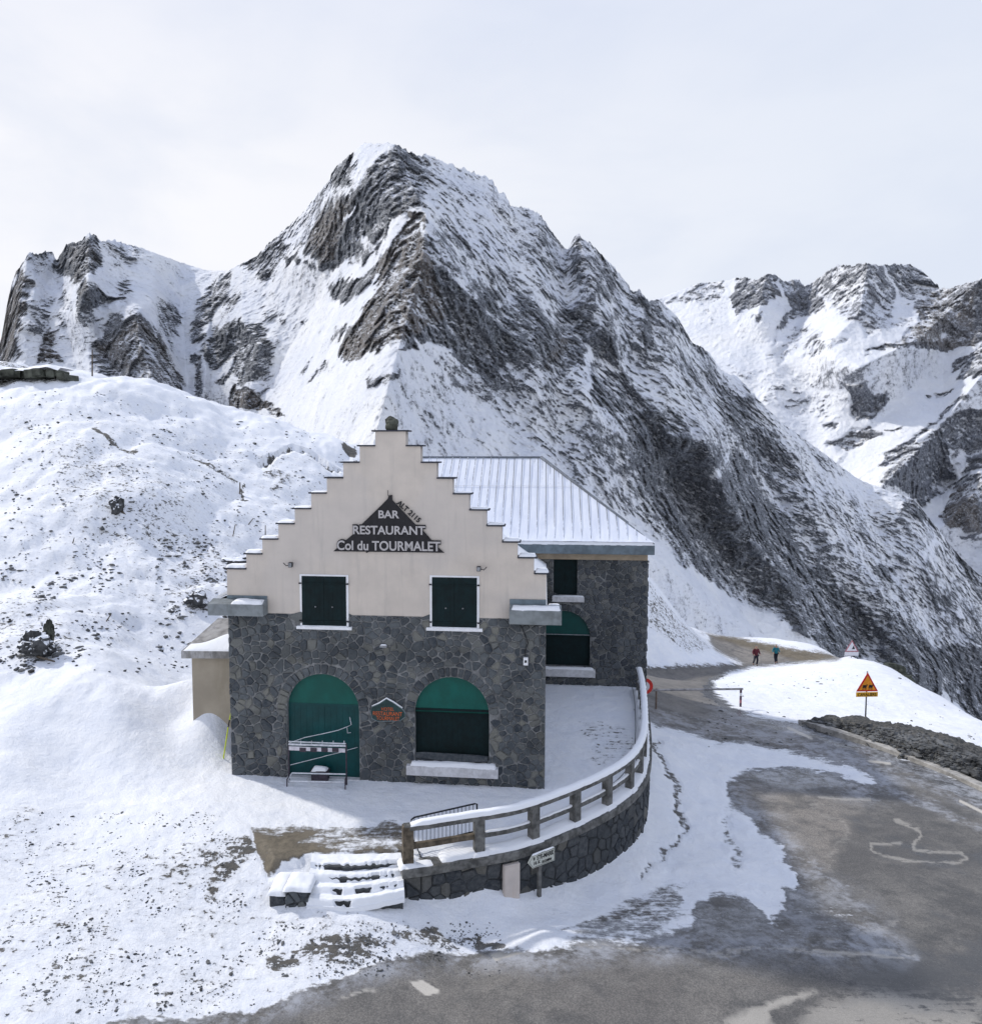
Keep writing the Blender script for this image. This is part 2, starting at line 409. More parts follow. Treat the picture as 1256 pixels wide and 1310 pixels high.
paint(wet_shade, Uw, Vw, [(940,988),(1040,984),(1130,1008),(1140,1020),(1060,1012),(990,1010),(960,1005)], .95, 6)
paint(wet_shade, Uw, Vw, [(880,1150),(960,1150),(985,1185),(950,1205),(870,1205)], .85, 9)
paint(wet_shade, Uw, Vw, [(1000,1130),(1030,1135),(1060,1170),(1020,1175)], .85, 9)
paint(wet_shade, Uw, Vw, [(1060,1030),(1256,1030),(1600,1300),(1256,1330),(1090,1230),(1130,1120)], .6, 40)
paint(wet_shade, Uw, Vw, [(1080,1215),(1260,1215),(1260,1290),(1080,1290)], .9, 22)  # cast shadow on the lower right road painted in as darkened asphalt
# slushy pale arcs and road markings
for ln in ([(1105,215),(1090,260),(1200,270),(1217,286),(1190,297),(1080,292),(990,268),(980,250),(1060,248)], [(1050,190),(1105,215)], [(860,136),(980,140)]):
    stroke(mark, Uw*.5+U*.5, Vw*.5+V_*.5, crop(ln, 600, 950, 1.9146), 2.6, .42)
stroke(mark, U, V_, [(1228,1025),(1262,1042)], 2.0, 1.0); stroke(mark, U, V_, [(1262,1042),(1300,1062)], 2.0, 1.0)
stroke(mark, U, V_, [(1112,974),(1138,977)], 1.6, .9)
stroke(mark, U, V_, [(1008,931),(1038,945)], 2.0, .8)
paint(mark, U, V_, [(524,1258),(540,1255),(564,1269),(545,1274)], 1.6, 1.5)
paint(mark, U, V_, [(626,1222),(660,1214),(668,1219),(634,1229)], 1.6, 1.5)
paint(mark, Uw, Vw, [(930,1312),(1010,1268),(1034,1262),(1040,1268),(990,1300),(985,1330),(930,1330)], .62, 8)
paint(mark, Uw, Vw, [(1050,1275),(1120,1268),(1256,1285),(1256,1330),(1020,1330)], .42, 16)
stroke(mark, Uw, Vw, [(745,1213),(850,1215),(1000,1216),(1160,1224)], 2.5, .35)
stroke(mark, U, V_, [(1040,1216),(1155,1226)], 1.8, .6)
paint(mark, Uw, Vw, [(455,1272),(480,1266),(478,1270),(440,1280)], .8, 3)
for ln in ([(1000,995),(1080,1060),(1060,1110)],[(1150,1180),(1060,1205)]): stroke(mark, Uw, Vw, ln, 3, .2)
# gravel berm
berm_px = [(1022,930),(1040,921),(1100,925),(1180,938),(1256,965),(1420,1010),(1420,1050),(1256,1003),(1200,985),(1100,951),(1050,937)]
paint(grav, Uw, Vw, berm_px, 1, 3)
# hillside and plaza debris
paint(deb, Uw, Vw, [(0,520),(150,500),(300,545),(470,600),(480,740),(290,760),(250,800),(110,860),(0,800)], .29, 25)
paint(deb, Uw, Vw, [(60,560),(150,590),(230,640),(260,700),(160,700),(80,650)], .40, 20)
paint(deb, Uw, Vw, [(-100,700),(60,760),(110,840),(60,850),(-100,820)], .40, 15)
paint(deb, Uw, Vw, [(210,700),(290,690),(285,780),(200,780)], .39, 15)
paint(deb, Uw, Vw, [(-100,1040),(100,1080),(300,1090),(560,1190),(600,1214),(300,1292),(100,1320),(-100,1400)], .31, 22)
paint(deb, Uw, Vw, [(0,1030),(60,1030),(60,1090),(0,1090)], .38, 15)
paint(deb, Uw, Vw, [(168,1105),(300,1064),(312,1080),(300,1100),(215,1150),(175,1130)], .42, 8)
paint(deb, Uw, Vw, [(266,1150),(296,1085),(318,1068),(333,1085),(305,1110),(280,1150)], .62, 8)
paint(deb, Uw, Vw, [(340,1222),(400,1200),(470,1196),(508,1208),(500,1218),(420,1236),(360,1240)], .60, 12)
paint(deb, Uw, Vw, [(495,1192),(560,1188),(600,1208),(560,1216),(505,1208)], .55, 6)
paint(deb, Uw, Vw, [(590,1204),(640,1206),(650,1214),(600,1218)], .7, 4)
paint(deb, Uw, Vw, [(890,880),(930,862),(1080,846),(1256,925),(1256,965),(1100,925),(1020,926),(940,905)], .22, 6)
paint(deb, Uw, Vw, [(826,738),(870,790),(914,832),(880,838),(826,800)], .46, 5)
paint(deb, Uw, Vw, [(745,925),(812,930),(812,975),(762,985),(750,960)], .40, 6)
stroke(deb, Uw, Vw, [(334,588),(361,578),(374,576),(393,581),(410,589),(420,598),(438,601)], 2.6, .85)
stroke(deb, Uw, Vw, [(247,580),(270,592),(301,609)], 2.6, .62)
stroke(deb, Uw, Vw, [(442,578),(455,585)], 3.5, .95)
stroke(deb, Uw, Vw, [(340,600),(370,612),(350,622)], 4, .5)
stroke(deb, Uw, Vw, [(120,557),(150,575),(172,588)], 3, .72)
stroke(deb, Uw, Vw, [(310,612),(310,632)], 1.6, .8)
paint(deb, Uw, Vw, [(240,770),(262,760),(265,790),(245,795)], .55, 5)
paint(deb, Uw, Vw, [(-100,468),(60,466),(95,476),(90,492),(-100,492)], .55, 3)
conc = [(318,1061),(345,1060),(430,1059),(525,1057),(530,1085),(512,1100),(470,1092),(400,1094),(362,1104),(352,1118),(342,1126)]
cpaint = np.zeros_like(X)
paint(cpaint, Uw*.35+U*.65, Vw*.35+V_*.65, conc, .86, 4)
paint(cpaint, Uw, Vw, [(415,1062),(470,1066),(520,1072),(520,1085),(440,1092),(390,1082)], .5, 8)
paint(cpaint, Uw, Vw, [(318,1058),(525,1054),(525,1064),(440,1066),(318,1068)], .55, 4)
paint(cpaint, Uw, Vw, [(500,1105),(522,1095),(522,1108),(515,1125)], .8, 2)
bare = np.maximum(bare, cpaint); brown = np.maximum(brown, cpaint)
# relief
off = (1-np.clip(bare*1.15, 0, 1))
soft = sstep(np.abs(SD), .0, .8)
P3 = np.stack([X, Y, X*0], -1)
fl = 1-sstep(SD, -.3, .2)*.75
hill = sstep(Z, .5, 3.0)
Z = Z+off*(fbm(P3*.35, 4)*.18*fl*soft+fbm(P3*2.2, 4)*.035)+hill*(fbm(P3*.10+9, 5)*1.6-ridged(P3*.14+2, 4)*.6+.2+np.abs(fbm(P3*.5+3, 4))*.28)*sstep(np.abs(SD), 1, 4)
Z = Z+off*.03*sstep(bare, .5, 0)
rocky = sstep(Y, 40, 60)*(Z < 1)*(U > 1020)
Z = Z+grav*(.50+.14*fbm(P3*3.5, 4))*sstep(poly_sd(Uw, Vw, berm_px), 0, 9)
lip = -((line_d(U, V_, [(334,588),(361,578),(374,576),(393,581),(410,589),(420,598),(438,601)]) < 4)*.5)
Z = Z+lip
# pinch the surface against the outside of the retaining wall
TZ = Z
def zat(x, y):
    a = x/y; i = np.clip((log(y)-lr[0])/(lr[1]-lr[0]), 0, NR-1.001); j = np.clip((a-aa[0])/(aa[1]-aa[0]), 0, NA-1.001)
    i0, j0 = int(i), int(j); fi, fj = i-i0, j-j0
    return float((TZ[i0, j0]*(1-fi)+TZ[i0+1, j0]*fi)*(1-fj)+(TZ[i0, j0+1]*(1-fi)+TZ[i0+1, j0+1]*fi)*fj)
def G(u, v, rmin=9.5):
    """first hit of the pixel ray with the terrain"""
    dx, dy, dz = ray(u, v); r = rmin
    while r < 160:
        t = r/dy
        if H+dz*t <= zat(dx*t, r):
            a, b = r/1.008, r
            for _ in range(7):
                c = (a+b)/2
                if H+dz*c/dy <= zat(dx*c/dy, c): b = c
                else: a = c
            return Vector((dx*b/dy, b, zat(dx*b/dy, b)))
        r *= 1.008
    return PR(u, v, 100)

def terrain_mat():
    m, t, b = newmat('snowy_ground'); p = t.pos()
    bare_, deb_, br_, gr_, wet_shade_, mk_, pl_ = [t.attr(k) for k in ('bare', 'deb', 'brown', 'grav', 'wet_shade', 'mark', 'pale')]; sl_ = t.attr('slush')
    nA = t.noise(p, 1.1, 12, .68, .3); nB = t.noise(p, 5.5, 10, .7); nC = t.noise(t.map(p, (.6, 3, 1), (0, 0, .35)), 2.0, 10, .72, .5)
    fine = t.noise(p, 45, 4, .6); big = t.noise(p, .35, 6, .6)
    def amp(x, k): return t.math('MULTIPLY', t.math('SUBTRACT', x, .5), k)
    s1 = t.math('ADD', amp(nB, 1.5), amp(nC, 1.0)); s1 = t.math('ADD', s1, amp(nA, .55))
    dmask = t.sst(t.math('ADD', deb_, s1), .50, .60)
    s2 = t.math('ADD', amp(nC, 1.0), t.math('ADD', amp(nB, 1.0), amp(nA, .5)))
    bmask = t.sst(t.math('ADD', bare_, s2), .38, .68)
    mask = t.math('MAXIMUM', dmask, bmask); 
    gm = t.sst(t.math('ADD', gr_, amp(nB, .9)), .45, .6); mask = t.math('MAXIMUM', mask, gm)
    # asphalt
    asp = t.mix(t.sst(t.noise(p, .9, 12, .75, .4), .36, .64), (.10, .10, .10), (.21, .20, .185))
    asp = t.mix(t.sst(big, .4, .62), asp, (.135, .13, .125))
    asp = t.mix(t.math('MULTIPLY', pl_, t.sst(nA, .3, .6)), asp, (.36, .325, .285))
    asp = t.mix(t.sst(t.noise(t.map(p, (1, 1.5, 1), (0, 0, .6)), .7, 12, .75), .46, .66, 0, .6), asp, (.27, .255, .235)); asp = t.mix(t.sst(t.noise(p, 3.0, 12, .78), .5, .66, 0, .5), asp, (.07, .07, .07))
    wf = t.sst(t.math('ADD', wet_shade_, t.math('ADD', amp(nA, 1.3), amp(big, 1.2))), .55, .95)
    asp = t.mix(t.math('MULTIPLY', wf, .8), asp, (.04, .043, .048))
    asp = t.mix(t.sst(t.noise(p, 26, 6, .8), .44, .58, .5, 0), asp, (.045, .045, .048)); asp = t.mix(t.sst(t.noise(p, 38, 4, .8), .56, .68, 0, .35), asp, (.36, .35, .33)); ck = t.voro(t.map(p, (1, 1, 1)), .28, 'DISTANCE_TO_EDGE'); asp = t.mix(t.math('MULTIPLY', t.sst(ck, .002, .008, .5, 0), t.sst(nA, .54, .64)), asp, (.03, .03, .032))
    asp = t.mix(t.math('MULTIPLY', t.math('MULTIPLY', sl_, t.sst(t.math('ADD', nA, amp(nB, .7)), .36, .66)), .75), asp, (.46, .48, .53))
    mm = t.math('MULTIPLY', t.math('MINIMUM', mk_, 1.0), t.sst(t.math('ADD', t.math('MULTIPLY', mk_, .4), t.math('ADD', nC, amp(nB, .8))), .48, .62))
    asp = t.mix(mm, asp, (.52, .49, .44))
    cr_ = t.voro(t.map(p, (1, 1, 1)), .5, 'DISTANCE_TO_EDGE'); 
    dirt = t.mix(t.sst(nB, .35, .65), (.06, .062, .062), (.135, .125, .11))
    grc = t.mix(t.sst(t.voro(p, 14, out=1), .2, .8), (.035, .038, .038), (.11, .105, .095))
    brc = t.mix(t.sst(t.math('ADD', t.math('MULTIPLY', nB, .6), t.math('MULTIPLY', nA, .4)), .36, .62), (.085, .072, .052), (.20, .168, .12))
    c = t.mix(bare_, dirt, asp); c = t.mix(br_, c, brc); c = t.mix(gm, c, grc)
    c = t.mix(t.sst(fine, .4, .7, 0, .35), c, t.mix(.5, c, (.01, .01, .01)))
    snow = t.mix(t.sst(nA, .3, .7), (.77, .795, .85), (.86, .87, .89))
    # thin dirty snow near bare places
    thin = t.math('MULTIPLY', t.sst(t.math('ADD', t.math('MAXIMUM', deb_, t.math('MULTIPLY', bare_, .8)), s1), .22, .5), .22)
    snow = t.mix(thin, snow, (.42, .43, .46))
    t.set(b.inputs['Base Color'], t.mix(mask, snow, c))
    rr = t.mixf(wf, .75, .22); t.set(b.inputs['Roughness'], t.mixf(mask, .7, rr))
    h = t.math('ADD', t.math('MULTIPLY', nB, .5), t.math('MULTIPLY', nA, .8))
    h = t.math('ADD', h, t.math('MULTIPLY', mask, t.mixf(bare_, -.22, -.12)))
    h = t.math('ADD', h, t.math('MULTIPLY', fine, .05))
    flat = t.mixf(t.math('MULTIPLY', t.math('MULTIPLY', bare_, mask), .85), h, .3)
    t.set(b.inputs['Normal'], t.bump(flat, .8, .12)); return m
TM = terrain_mat()
ter = grid_mesh('ground', np.stack([X, Y, Z], -1), TM, dict(bare=bare, deb=deb, brown=brown, grav=grav, wet_shade=wet_shade, mark=mark, pale=pale, slush=slush), flip=True)
tag(ter, kind='structure')
# valley floor sheet reaching the horizon
vf = MB(); vf.add([(-9000, -3000, -420), (9000, -3000, -420), (9000, 12000, -420), (-9000, 12000, -420)], [(0, 1, 2, 3)])
tag(vf.build('valley_floor', SNOW), kind='structure')

# ------------------------------------------------------------------ mountains
def mount_mat(name, sc_, rock_a, rock_b, brown_a, brown_b, rot):
    m, t, b = newmat(name); p = t.pos()
    wn = t.n.new('ShaderNodeTexNoise'); t.l.new(p, wn.inputs['Vector']); wn.inputs['Scale'].default_value = .02*sc_; wn.inputs['Detail'].default_value = 5
    wv = t.n.new('ShaderNodeVectorMath'); wv.operation = 'MULTIPLY_ADD'; t.l.new(wn.outputs['Color'], wv.inputs[0]); k_ = 30/sc_; wv.inputs[1].default_value = (k_, k_, k_); t.l.new(p, wv.inputs[2])
    q = t.map(wv.outputs[0], (1.0*sc_, .7*sc_, .60*sc_), (0, rot, 0))
    q2 = t.map(p, (sc_, sc_, sc_))
    n1 = t.noise(q, .085, 13, .72, .2); n2 = t.noise(q2, .17, 10, .78); n3 = t.noise(q2, .018, 6, .6)
    rk = t.attr('rock'); tn = t.attr('tone')
    def amp(x, k): return t.math('MULTIPLY', t.math('SUBTRACT', x, .5), k)
    f = t.math('ADD', rk, t.math('ADD', t.math('ADD', amp(n1, 1.3), amp(n2, 1.9)), amp(t.noise(q2, .75, 6, .85), 1.9)))
    f = t.math('SUBTRACT', f, t.math('MULTIPLY', t.math('SUBTRACT', t.nz(), .62), .45))
    mask = t.sst(f, .42, .66)
    ra = t.mix(t.sst(t.math('ADD', t.math('MULTIPLY', n1, .5), t.math('MULTIPLY', n2, .5)), .36, .62), rock_a, rock_b)
    rb = t.mix(t.sst(n1, .36, .62), brown_a, brown_b)
    c = t.mix(t.sst(t.math('ADD', tn, amp(n3, .8)), .3, .7), ra, rb)
    dust = t.sst(t.noise(q2, .45, 8, .82), .47, .60, 0, .6)
    c = t.mix(t.sst(t.math('ADD', t.math('MULTIPLY', t.noise(q, .16, 10, .8), .6), t.math('MULTIPLY', n2, .4)), .38, .50, .55, 0), c, (.018, .021, .027))
    c = t.mix(dust, c, (.5, .52, .56))
    snow = t.mix(t.sst(n3, .3, .7), (.74, .77, .84), (.86, .87, .89))
    snow = t.mix(t.sst(f, .15, .5, 0, .30), snow, (.42, .44, .50))
    t.set(b.inputs['Base Color'], t.mix(mask, snow, c)); b.inputs['Roughness'].default_value = .85
    b.inputs['Specular IOR Level'].default_value = .15
    h = t.math('ADD', t.math('MULTIPLY', n1, .8), t.math('MULTIPLY', n2, .5)); h = t.math('ADD', h, t.math('MULTIPLY', mask, .12))
    t.set(b.inputs['Normal'], t.bump(h, .75, 5.0/sc_)); return m
def mountain(name, sil, vb, Rs, slope, usteps, nrows, rocks, tones, ridges, mat, ns, base_rock, jag, dispk, backs):
    us = np.linspace(*usteps)
    sx = np.array([p[0] for p in sil]); sy = np.array([p[1] for p in sil])
    vs = np.interp(us, sx, sy)
    # jagged crest
    jn = fbm(np.stack([us*.07, us*0, us*0+1.3], -1), 5, .75)
    jag_u = np.interp(us, [p[0] for p in jag], [p[1] for p in jag])
    jag_d = -np.abs(jn)*jag_u*3.6+jag_u*.8
    kk = np.exp(-(np.arange(-30, 31)/13.0)**2); kk /= kk.sum()
    vsm = np.convolve(np.pad(vs, 30, mode='edge'), kk, 'valid')
    vbase = np.interp(us, [p[0] for p in vb], [p[1] for p in vb])
    rs = np.interp(us, [p[0] for p in Rs], [p[1] for p in Rs]); sl = np.interp(us, [p[0] for p in slope], [p[1] for p in slope])
    t = np.linspace(0, 1, nrows)[:, None]
    Vv = vbase[None]+(vsm-vbase)[None]*t+(vs+jag_d-vsm)[None]*t**7; Uu = np.repeat(us[None], nrows, 0)
    dx = (Uu-CU)/F; dy = (CV-Vv)/F; dY = cp+dy*sp; dZ = -sp+dy*cp; te = dZ/dY
    tes = ((-sp+(CV-vsm)/F*cp)/(cp+(CV-vsm)/F*sp))[None]
    zs = H+rs[None]*tes
    R = (zs-H-sl[None]*rs[None])/(te-sl[None])
    # big ridges and gullies (signed, px-width tents)
    for line, w, a in ridges:
        d = line_d(Uu, Vv, line); k = np.clip(1-d/w, 0, 1)
        R = R-a*k**1.25
    X = dx/dY*R; Zz = H+te*R
    P = np.stack([X*ns, R*ns, Zz*ns], -1)
    ca, sa = cos(radians(38)), sin(radians(38))
    w1 = fbm(P*.006+3, 3)*38; w2 = fbm(P*.006+33, 3)*38; w3 = fbm(P*.03+5, 3)*9; Pw = P+np.stack([w1+w3, w2, w2-w3], -1)
    Q = np.stack([(Pw[..., 0]*ca+Pw[..., 2]*sa)*1.15, Pw[..., 1], (-Pw[..., 0]*sa+Pw[..., 2]*ca)*.85], -1)
    warp = fbm(P*.012, 4)
    uw = Uu+warp*22+fbm(P*.05, 4)*9; vw = Vv+fbm(P*.012+50, 4)*22+fbm(P*.05+50, 4)*9
    D = np.full_like(R, base_rock); T = np.zeros_like(R)
    for pl, val, soft in rocks: paint(D, uw, vw, pl, val, soft)
    for pl, val in tones: paint(T, uw, vw, pl, val, 12)
    n0 = .5*ridged(Q*.011, 6, .6)+.5*ridged(P*.0125+41, 6, .62); n1 = .2*ridged(Q*.042+7, 6, .66)+.8*ridged(P*.06+27, 6, .68); n2 = fbm(P*.14, 4, .65)+.6*ridged(Q*.11+3, 4, .6)
    k = .22+.72*np.clip(D*1.25, 0, 1)
    fade = 1
    R = R-dispk/ns*k*((n0-.45)*56+(n1-.4)*19+n2*7.5)*fade
    X = dx/dY*R; Zz = H+te*R
    D = np.minimum(D, .74); D = D+((n1-.42)*.8+(n0-.45)*.7+(n2-.25)*.4)*np.clip(D*4, 0, 1)*(1-.3*D)
    # back side
    Vt = np.stack([X, R, Zz], -1)
    nb = 8; rows = []
    for i in range(1, nb+1):
        g = i/nb; r = R[-1]+g*backs; rows.append(np.stack([X[-1]*r/R[-1], r, Zz[-1]-g*backs*.8], -1))
    Vt = np.concatenate([Vt, np.array(rows)], 0)
    D2 = np.concatenate([D, np.repeat(D[-1:], nb, 0)], 0); T2 = np.concatenate([T, np.repeat(T[-1:], nb, 0)], 0)
    o = grid_mesh(name, Vt, mat, dict(rock=D2, tone=T2), flip=False)
    return tag(o, kind='structure')

sil_main = [(-260,470),(-120,420),(-60,438),(0,437),(3,425),(8,393),(16,356),(21,346),(35,325),(47,323),(62,319),(68,322),(72,331),(79,322),(84,311),(102,307),(114,298),(121,298),(129,306),(144,305),(152,309),(173,313),(200,323),(231,335),(263,345),(290,346),
 (305,338),(330,325),(355,300),(385,273),(404,248),(422,228),(424,218),(440,203),(458,187),(466,182),(483,182),(498,181),(512,184),(517,191),(538,198),(544,194),(562,203),(584,212),(605,219),(620,223),(631,233),(638,245),(644,243),(653,261),(676,264),(688,270),(699,284),(720,313),(727,317),(733,302),(741,299),(763,316),(792,347),(809,371),(818,369),(830,383),(843,381),(867,403),(885,435),(908,450),(923,472),(946,483),(982,522),(999,539),(1052,578),(1098,613),(1138,628),(1168,638),(1188,661),(1208,688),(1227,711),(1256,738),(1330,790),(1500,900)]
L_ = lambda p: crop(p, 0, 280, 3.806)
M_ = lambda p: crop(p, 300, 160, 3.276)
R_ = lambda p: crop(p, 500, 160, 1.6614)
K_ = lambda p: crop(p, 560, 180, 3.447)
Q_ = lambda p: crop(p, 820, 520, 2.881)
face = [(560,205)]+[p for p in sil_main if p[0] > 560]+[(1500,1100),(1300,980),(1256,930),(1180,880),(1090,838),(1050,822),(960,780),(900,735),(830,690),(760,655),(690,590),(650,540),(610,480),(580,430),(610,390),(575,300)]
rocks = [
 (L_([(130,170),(60,280),(0,600),(-300,700),(60,715),(100,560),(140,430),(145,330),(110,260)]), .95, 5),
 (L_([(150,715),(200,600),(232,480),(242,620),(285,715)]), .9, 3), (L_([(140,165),(260,150),(260,260),(180,280)]), .5, 5), (L_([(140,420),(240,380),(240,560),(140,560)]), .5, 6),
 (L_([(310,115),(430,68),(490,100),(500,230),(410,290),(350,300),(280,280)]), .85, 5), (L_([(380,330),(430,290),(500,340),(600,380),(560,410),(470,430),(430,490),(370,490)]), .8, 4),
 (L_([(280,300),(350,420),(340,480),(270,400)]), .42, 4), (L_([(370,480),(400,550),(500,500),(440,450)]), .5, 4), (L_([(280,440),(320,540),(300,560),(260,470)]), .4, 4),
 (L_([(490,100),(700,140),(650,260),(560,260)]), .42, 6), (L_([(600,300),(660,300),(650,430),(600,440)]), .5, 5),
 (L_([(440,640),(560,470),(660,450),(760,530),(790,640),(870,740),(880,850),(680,830),(460,740)]), .66, 4),
 (L_([(800,380),(860,430),(860,650),(800,560)]), .6, 4), (L_([(930,440),(1080,260),(1130,250),(1160,330),(1130,420),(1000,500),(960,600),(920,580)]), .62, 4),
 (L_([(970,620),(1020,540),(1150,500),(1230,560),(1200,660),(1040,720)]), .85, 4), (L_([(930,650),(980,650),(980,850),(930,870)]), .7, 3),
 (L_([(1060,790),(1170,730),(1200,760),(1080,810)]), .8, 3),
 (M_([(20,585),(200,450),(215,530),(170,640),(90,620)]), .72, 5), (M_([(200,450),(300,350),(400,230),(470,240),(430,340),(330,440),(320,520),(220,540)]), .42, 5),
 (M_([(400,190),(460,140),(520,85),(510,180),(480,250),(400,225)]), .85, 4), (M_([(200,560),(280,545),(300,590),(230,590)]), .7, 3),
 (M_([(330,440),(450,300),(500,240),(600,140),(690,70),(790,110),(870,140),(860,200),(820,330),(760,330),(700,400),(640,480),(540,550),(400,610),(330,600),(310,540)]), .80, 4),
 (M_([(530,88),(665,84),(600,140),(530,190)]), 0.0, 2), (M_([(440,380),(490,330),(505,350),(440,400)]), .05, 2), (M_([(540,470),(620,460),(580,510),(540,500)]), .15, 3),
 (M_([(380,330),(440,280),(400,350),(370,370)]), .15, 3),
 (M_([(370,700),(430,640),(560,600),(660,480),(680,500),(600,620),(480,715),(380,735)]), .78, 3),
 (face, .45, 10),
 (R_([(80,60),(230,130),(330,190),(380,260),(500,400),(480,420),(330,420),(200,330),(100,250),(80,150)]), .40, 10),
 (M_([(740,350),(800,350),(820,430),(850,560),(900,650),(1010,800),(1114,900),(1114,1100),(1000,1050),(880,940),(700,890),(600,940),(460,990),(435,930),(450,840),(510,800),(520,740),(620,620),(650,520),(690,440)]), .90, 3),
 (M_([(680,400),(740,350),(735,392),(650,490),(560,580),(480,640),(560,560)]), .03, 2), (M_([(610,600),(625,610),(520,740),(505,790),(490,800)]), .05, 2),
 (M_([(760,400),(880,500),(1110,640),(900,650),(820,560)]), .42, 6), (M_([(850,400),(900,400),(970,480),(1000,580),(880,480)]), .68, 4),
 (M_([(0,830),(130,790),(200,900),(150,1050),(60,1100),(0,1080)]), .7, 4), (M_([(110,740),(220,780),(220,830),(130,780)]), .42, 4), (M_([(265,800),(300,800),(290,825)]), .7, 2),
 (M_([(-10,1120),(60,1100),(120,1170),(185,1230),(90,1215),(-20,1190)]), .88, 2),
 (M_([(320,1070),(380,1000),(400,1030),(340,1080)]), .6, 3), (M_([(550,1070),(620,1020),(700,1010),(620,1080)]), .55, 3), (M_([(255,1030),(300,985),(290,1010),(265,1035)]), .6, 2), (M_([(105,1130),(155,1105),(120,1145)]), .8, 2),
 (M_([(680,930),(720,880),(760,950)]), .9, 2),
 (M_([(620,1100),(800,1100),(950,1250),(1110,1340),(800,1340),(700,1180)]), .13, 6), (M_([(780,950),(1000,1050),(1114,1150),(1200,1310),(1000,1200)]), .42, 6),
 (R_([(0,640),(0,560),(60,520),(200,600),(420,780),(545,860),(545,1000),(300,900)]), .16, 8),
 (K_([(0,610),(100,640),(260,800),(360,880),(400,1000),(250,1010),(120,960),(0,900)]), .78, 5),
 (K_([(160,640),(240,700),(290,780),(230,780)]), .75, 4),
 (K_([(250,800),(370,830),(370,930),(270,890)]), .85, 3), (K_([(340,650),(420,660),(500,820),(480,1000),(370,950),(380,800)]), .68, 5),
 (K_([(520,730),(620,740),(760,900),(790,980),(700,980),(560,1020),(480,1010)]), .76, 5),
 (K_([(650,1030),(860,1030),(880,1200),(700,1200)]), .93, 4), (K_([(860,880),(880,800),(930,800),(945,860),(920,930),(885,930)]), .88, 3),
 (K_([(820,660),(930,680),(1000,760),(1100,850),(1240,980),(1100,900),(960,790),(850,730)]), .66, 4), (K_([(580,440),(640,410),(760,560),(800,640),(740,690),(650,640),(560,560)]), .56, 5),
 (K_([(720,620),(760,620),(750,690),(700,690)]), .72, 4),
 (K_([(620,900),(640,900),(680,1100),(740,1230),(720,1240),(650,1080)]), .15, 2),
 (R_([(480,620),(600,600),(690,700),(760,740),(840,830),(880,1000),(1000,1100),(1010,1175),(900,1120),(780,1010),(660,940),(560,820),(500,720)]), .80, 7),
 (R_([(690,560),(770,580),(860,700),(860,740),(760,680),(700,640)]), .76, 5), (R_([(680,740),(740,740),(800,860),(780,900),(700,820)]), .80, 5),
 (Q_([(400,0),(500,90),(570,200),(560,240),(480,240),(360,150)]), .72, 6), (Q_([(590,560),(700,620),(800,760),(830,880),(740,880),(640,800),(560,650)]), .92, 4),
 (Q_([(330,180),(400,220),(520,420),(600,560),(560,620),(400,520),(280,340)]), .82, 6),
 (Q_([(250,200),(330,200),(300,260),(270,330)]), .25, 5), (Q_([(540,280),(640,330),(740,480),(840,640),(740,600),(620,480)]), .40, 6),
 (R_([(760,580),(1000,740),(1110,790),(1090,840),(960,820),(860,740)]), .34, 6),
 (Q_([(500,70),(700,210),(800,270),(700,250),(560,170)]), .42, 4),
 (Q_([(700,240),(880,290),(1000,330),(960,380),(860,370),(740,300)]), .10, 6),
 (Q_([(960,340),(1040,350),(1120,470),(1110,510),(1060,440),(1000,400)]), .84, 4), (Q_([(1130,500),(1256,610),(1500,800),(1500,900),(1256,700),(1180,640)]), .86, 4),
 (Q_([(880,600),(950,610),(940,650),(890,640)]), .75, 4), (Q_([(900,420),(1100,450),(1080,560),(1000,640),(900,560)]), .38, 8), (Q_([(1060,500),(1100,500),(1080,600),(1050,590)]), .12, 4),
 (Q_([(820,780),(940,760),(1060,880),(1256,880),(1600,1100),(1600,1400),(1256,1152),(1180,1110),(1080,1070),(960,1000),(860,920)]), .72, 5),
 (Q_([(1100,900),(1200,890),(1250,1000),(1400,1100),(1400,1240),(1256,1140),(1150,1080)]), .90, 4), (Q_([(900,960),(1000,1020),(1080,1075),(1120,1070),(1180,1120),(1256,1180),(1000,1152),(880,1000)]), .05, 3),
 (R_([(530,862),(600,905),(660,945),(740,1000),(800,1040),(900,1110),(960,1160),(1000,1200),(840,1240),(500,1240),(500,870)]), .03, 3),
 (Q_([(0,340),(70,400),(240,580),(340,600),(460,740),(430,750),(330,660),(210,600),(120,540),(60,460),(0,440)]), .66, 4),
]
tones = [(L_([(130,170),(60,280),(0,600),(0,700),(60,700),(140,430)]), .9), (L_([(150,715),(200,600),(232,480),(285,715)]), .9), (L_([(300,100),(490,100),(500,340),(350,450)]), .45), (L_([(440,640),(660,450),(880,640),(880,850),(460,740)]), .55),  # browner polygons put the sunlit warmth of these crags into the rock colour
 (M_([(720,350),(800,350),(830,560),(880,800),(700,890),(460,1000),(430,930),(520,740)]), .95), (M_([(320,440),(500,240),(500,300),(400,560),(310,560)]), .7), (M_([(860,140),(690,70),(740,330),(820,330)]), .35), (M_([(-10,1090),(100,1100),(185,1240),(-20,1240)]), .8),
 (K_([(500,850),(580,850),(560,1020),(480,1010)]), .6), (K_([(80,700),(250,850),(260,900),(100,900)]), .4)]
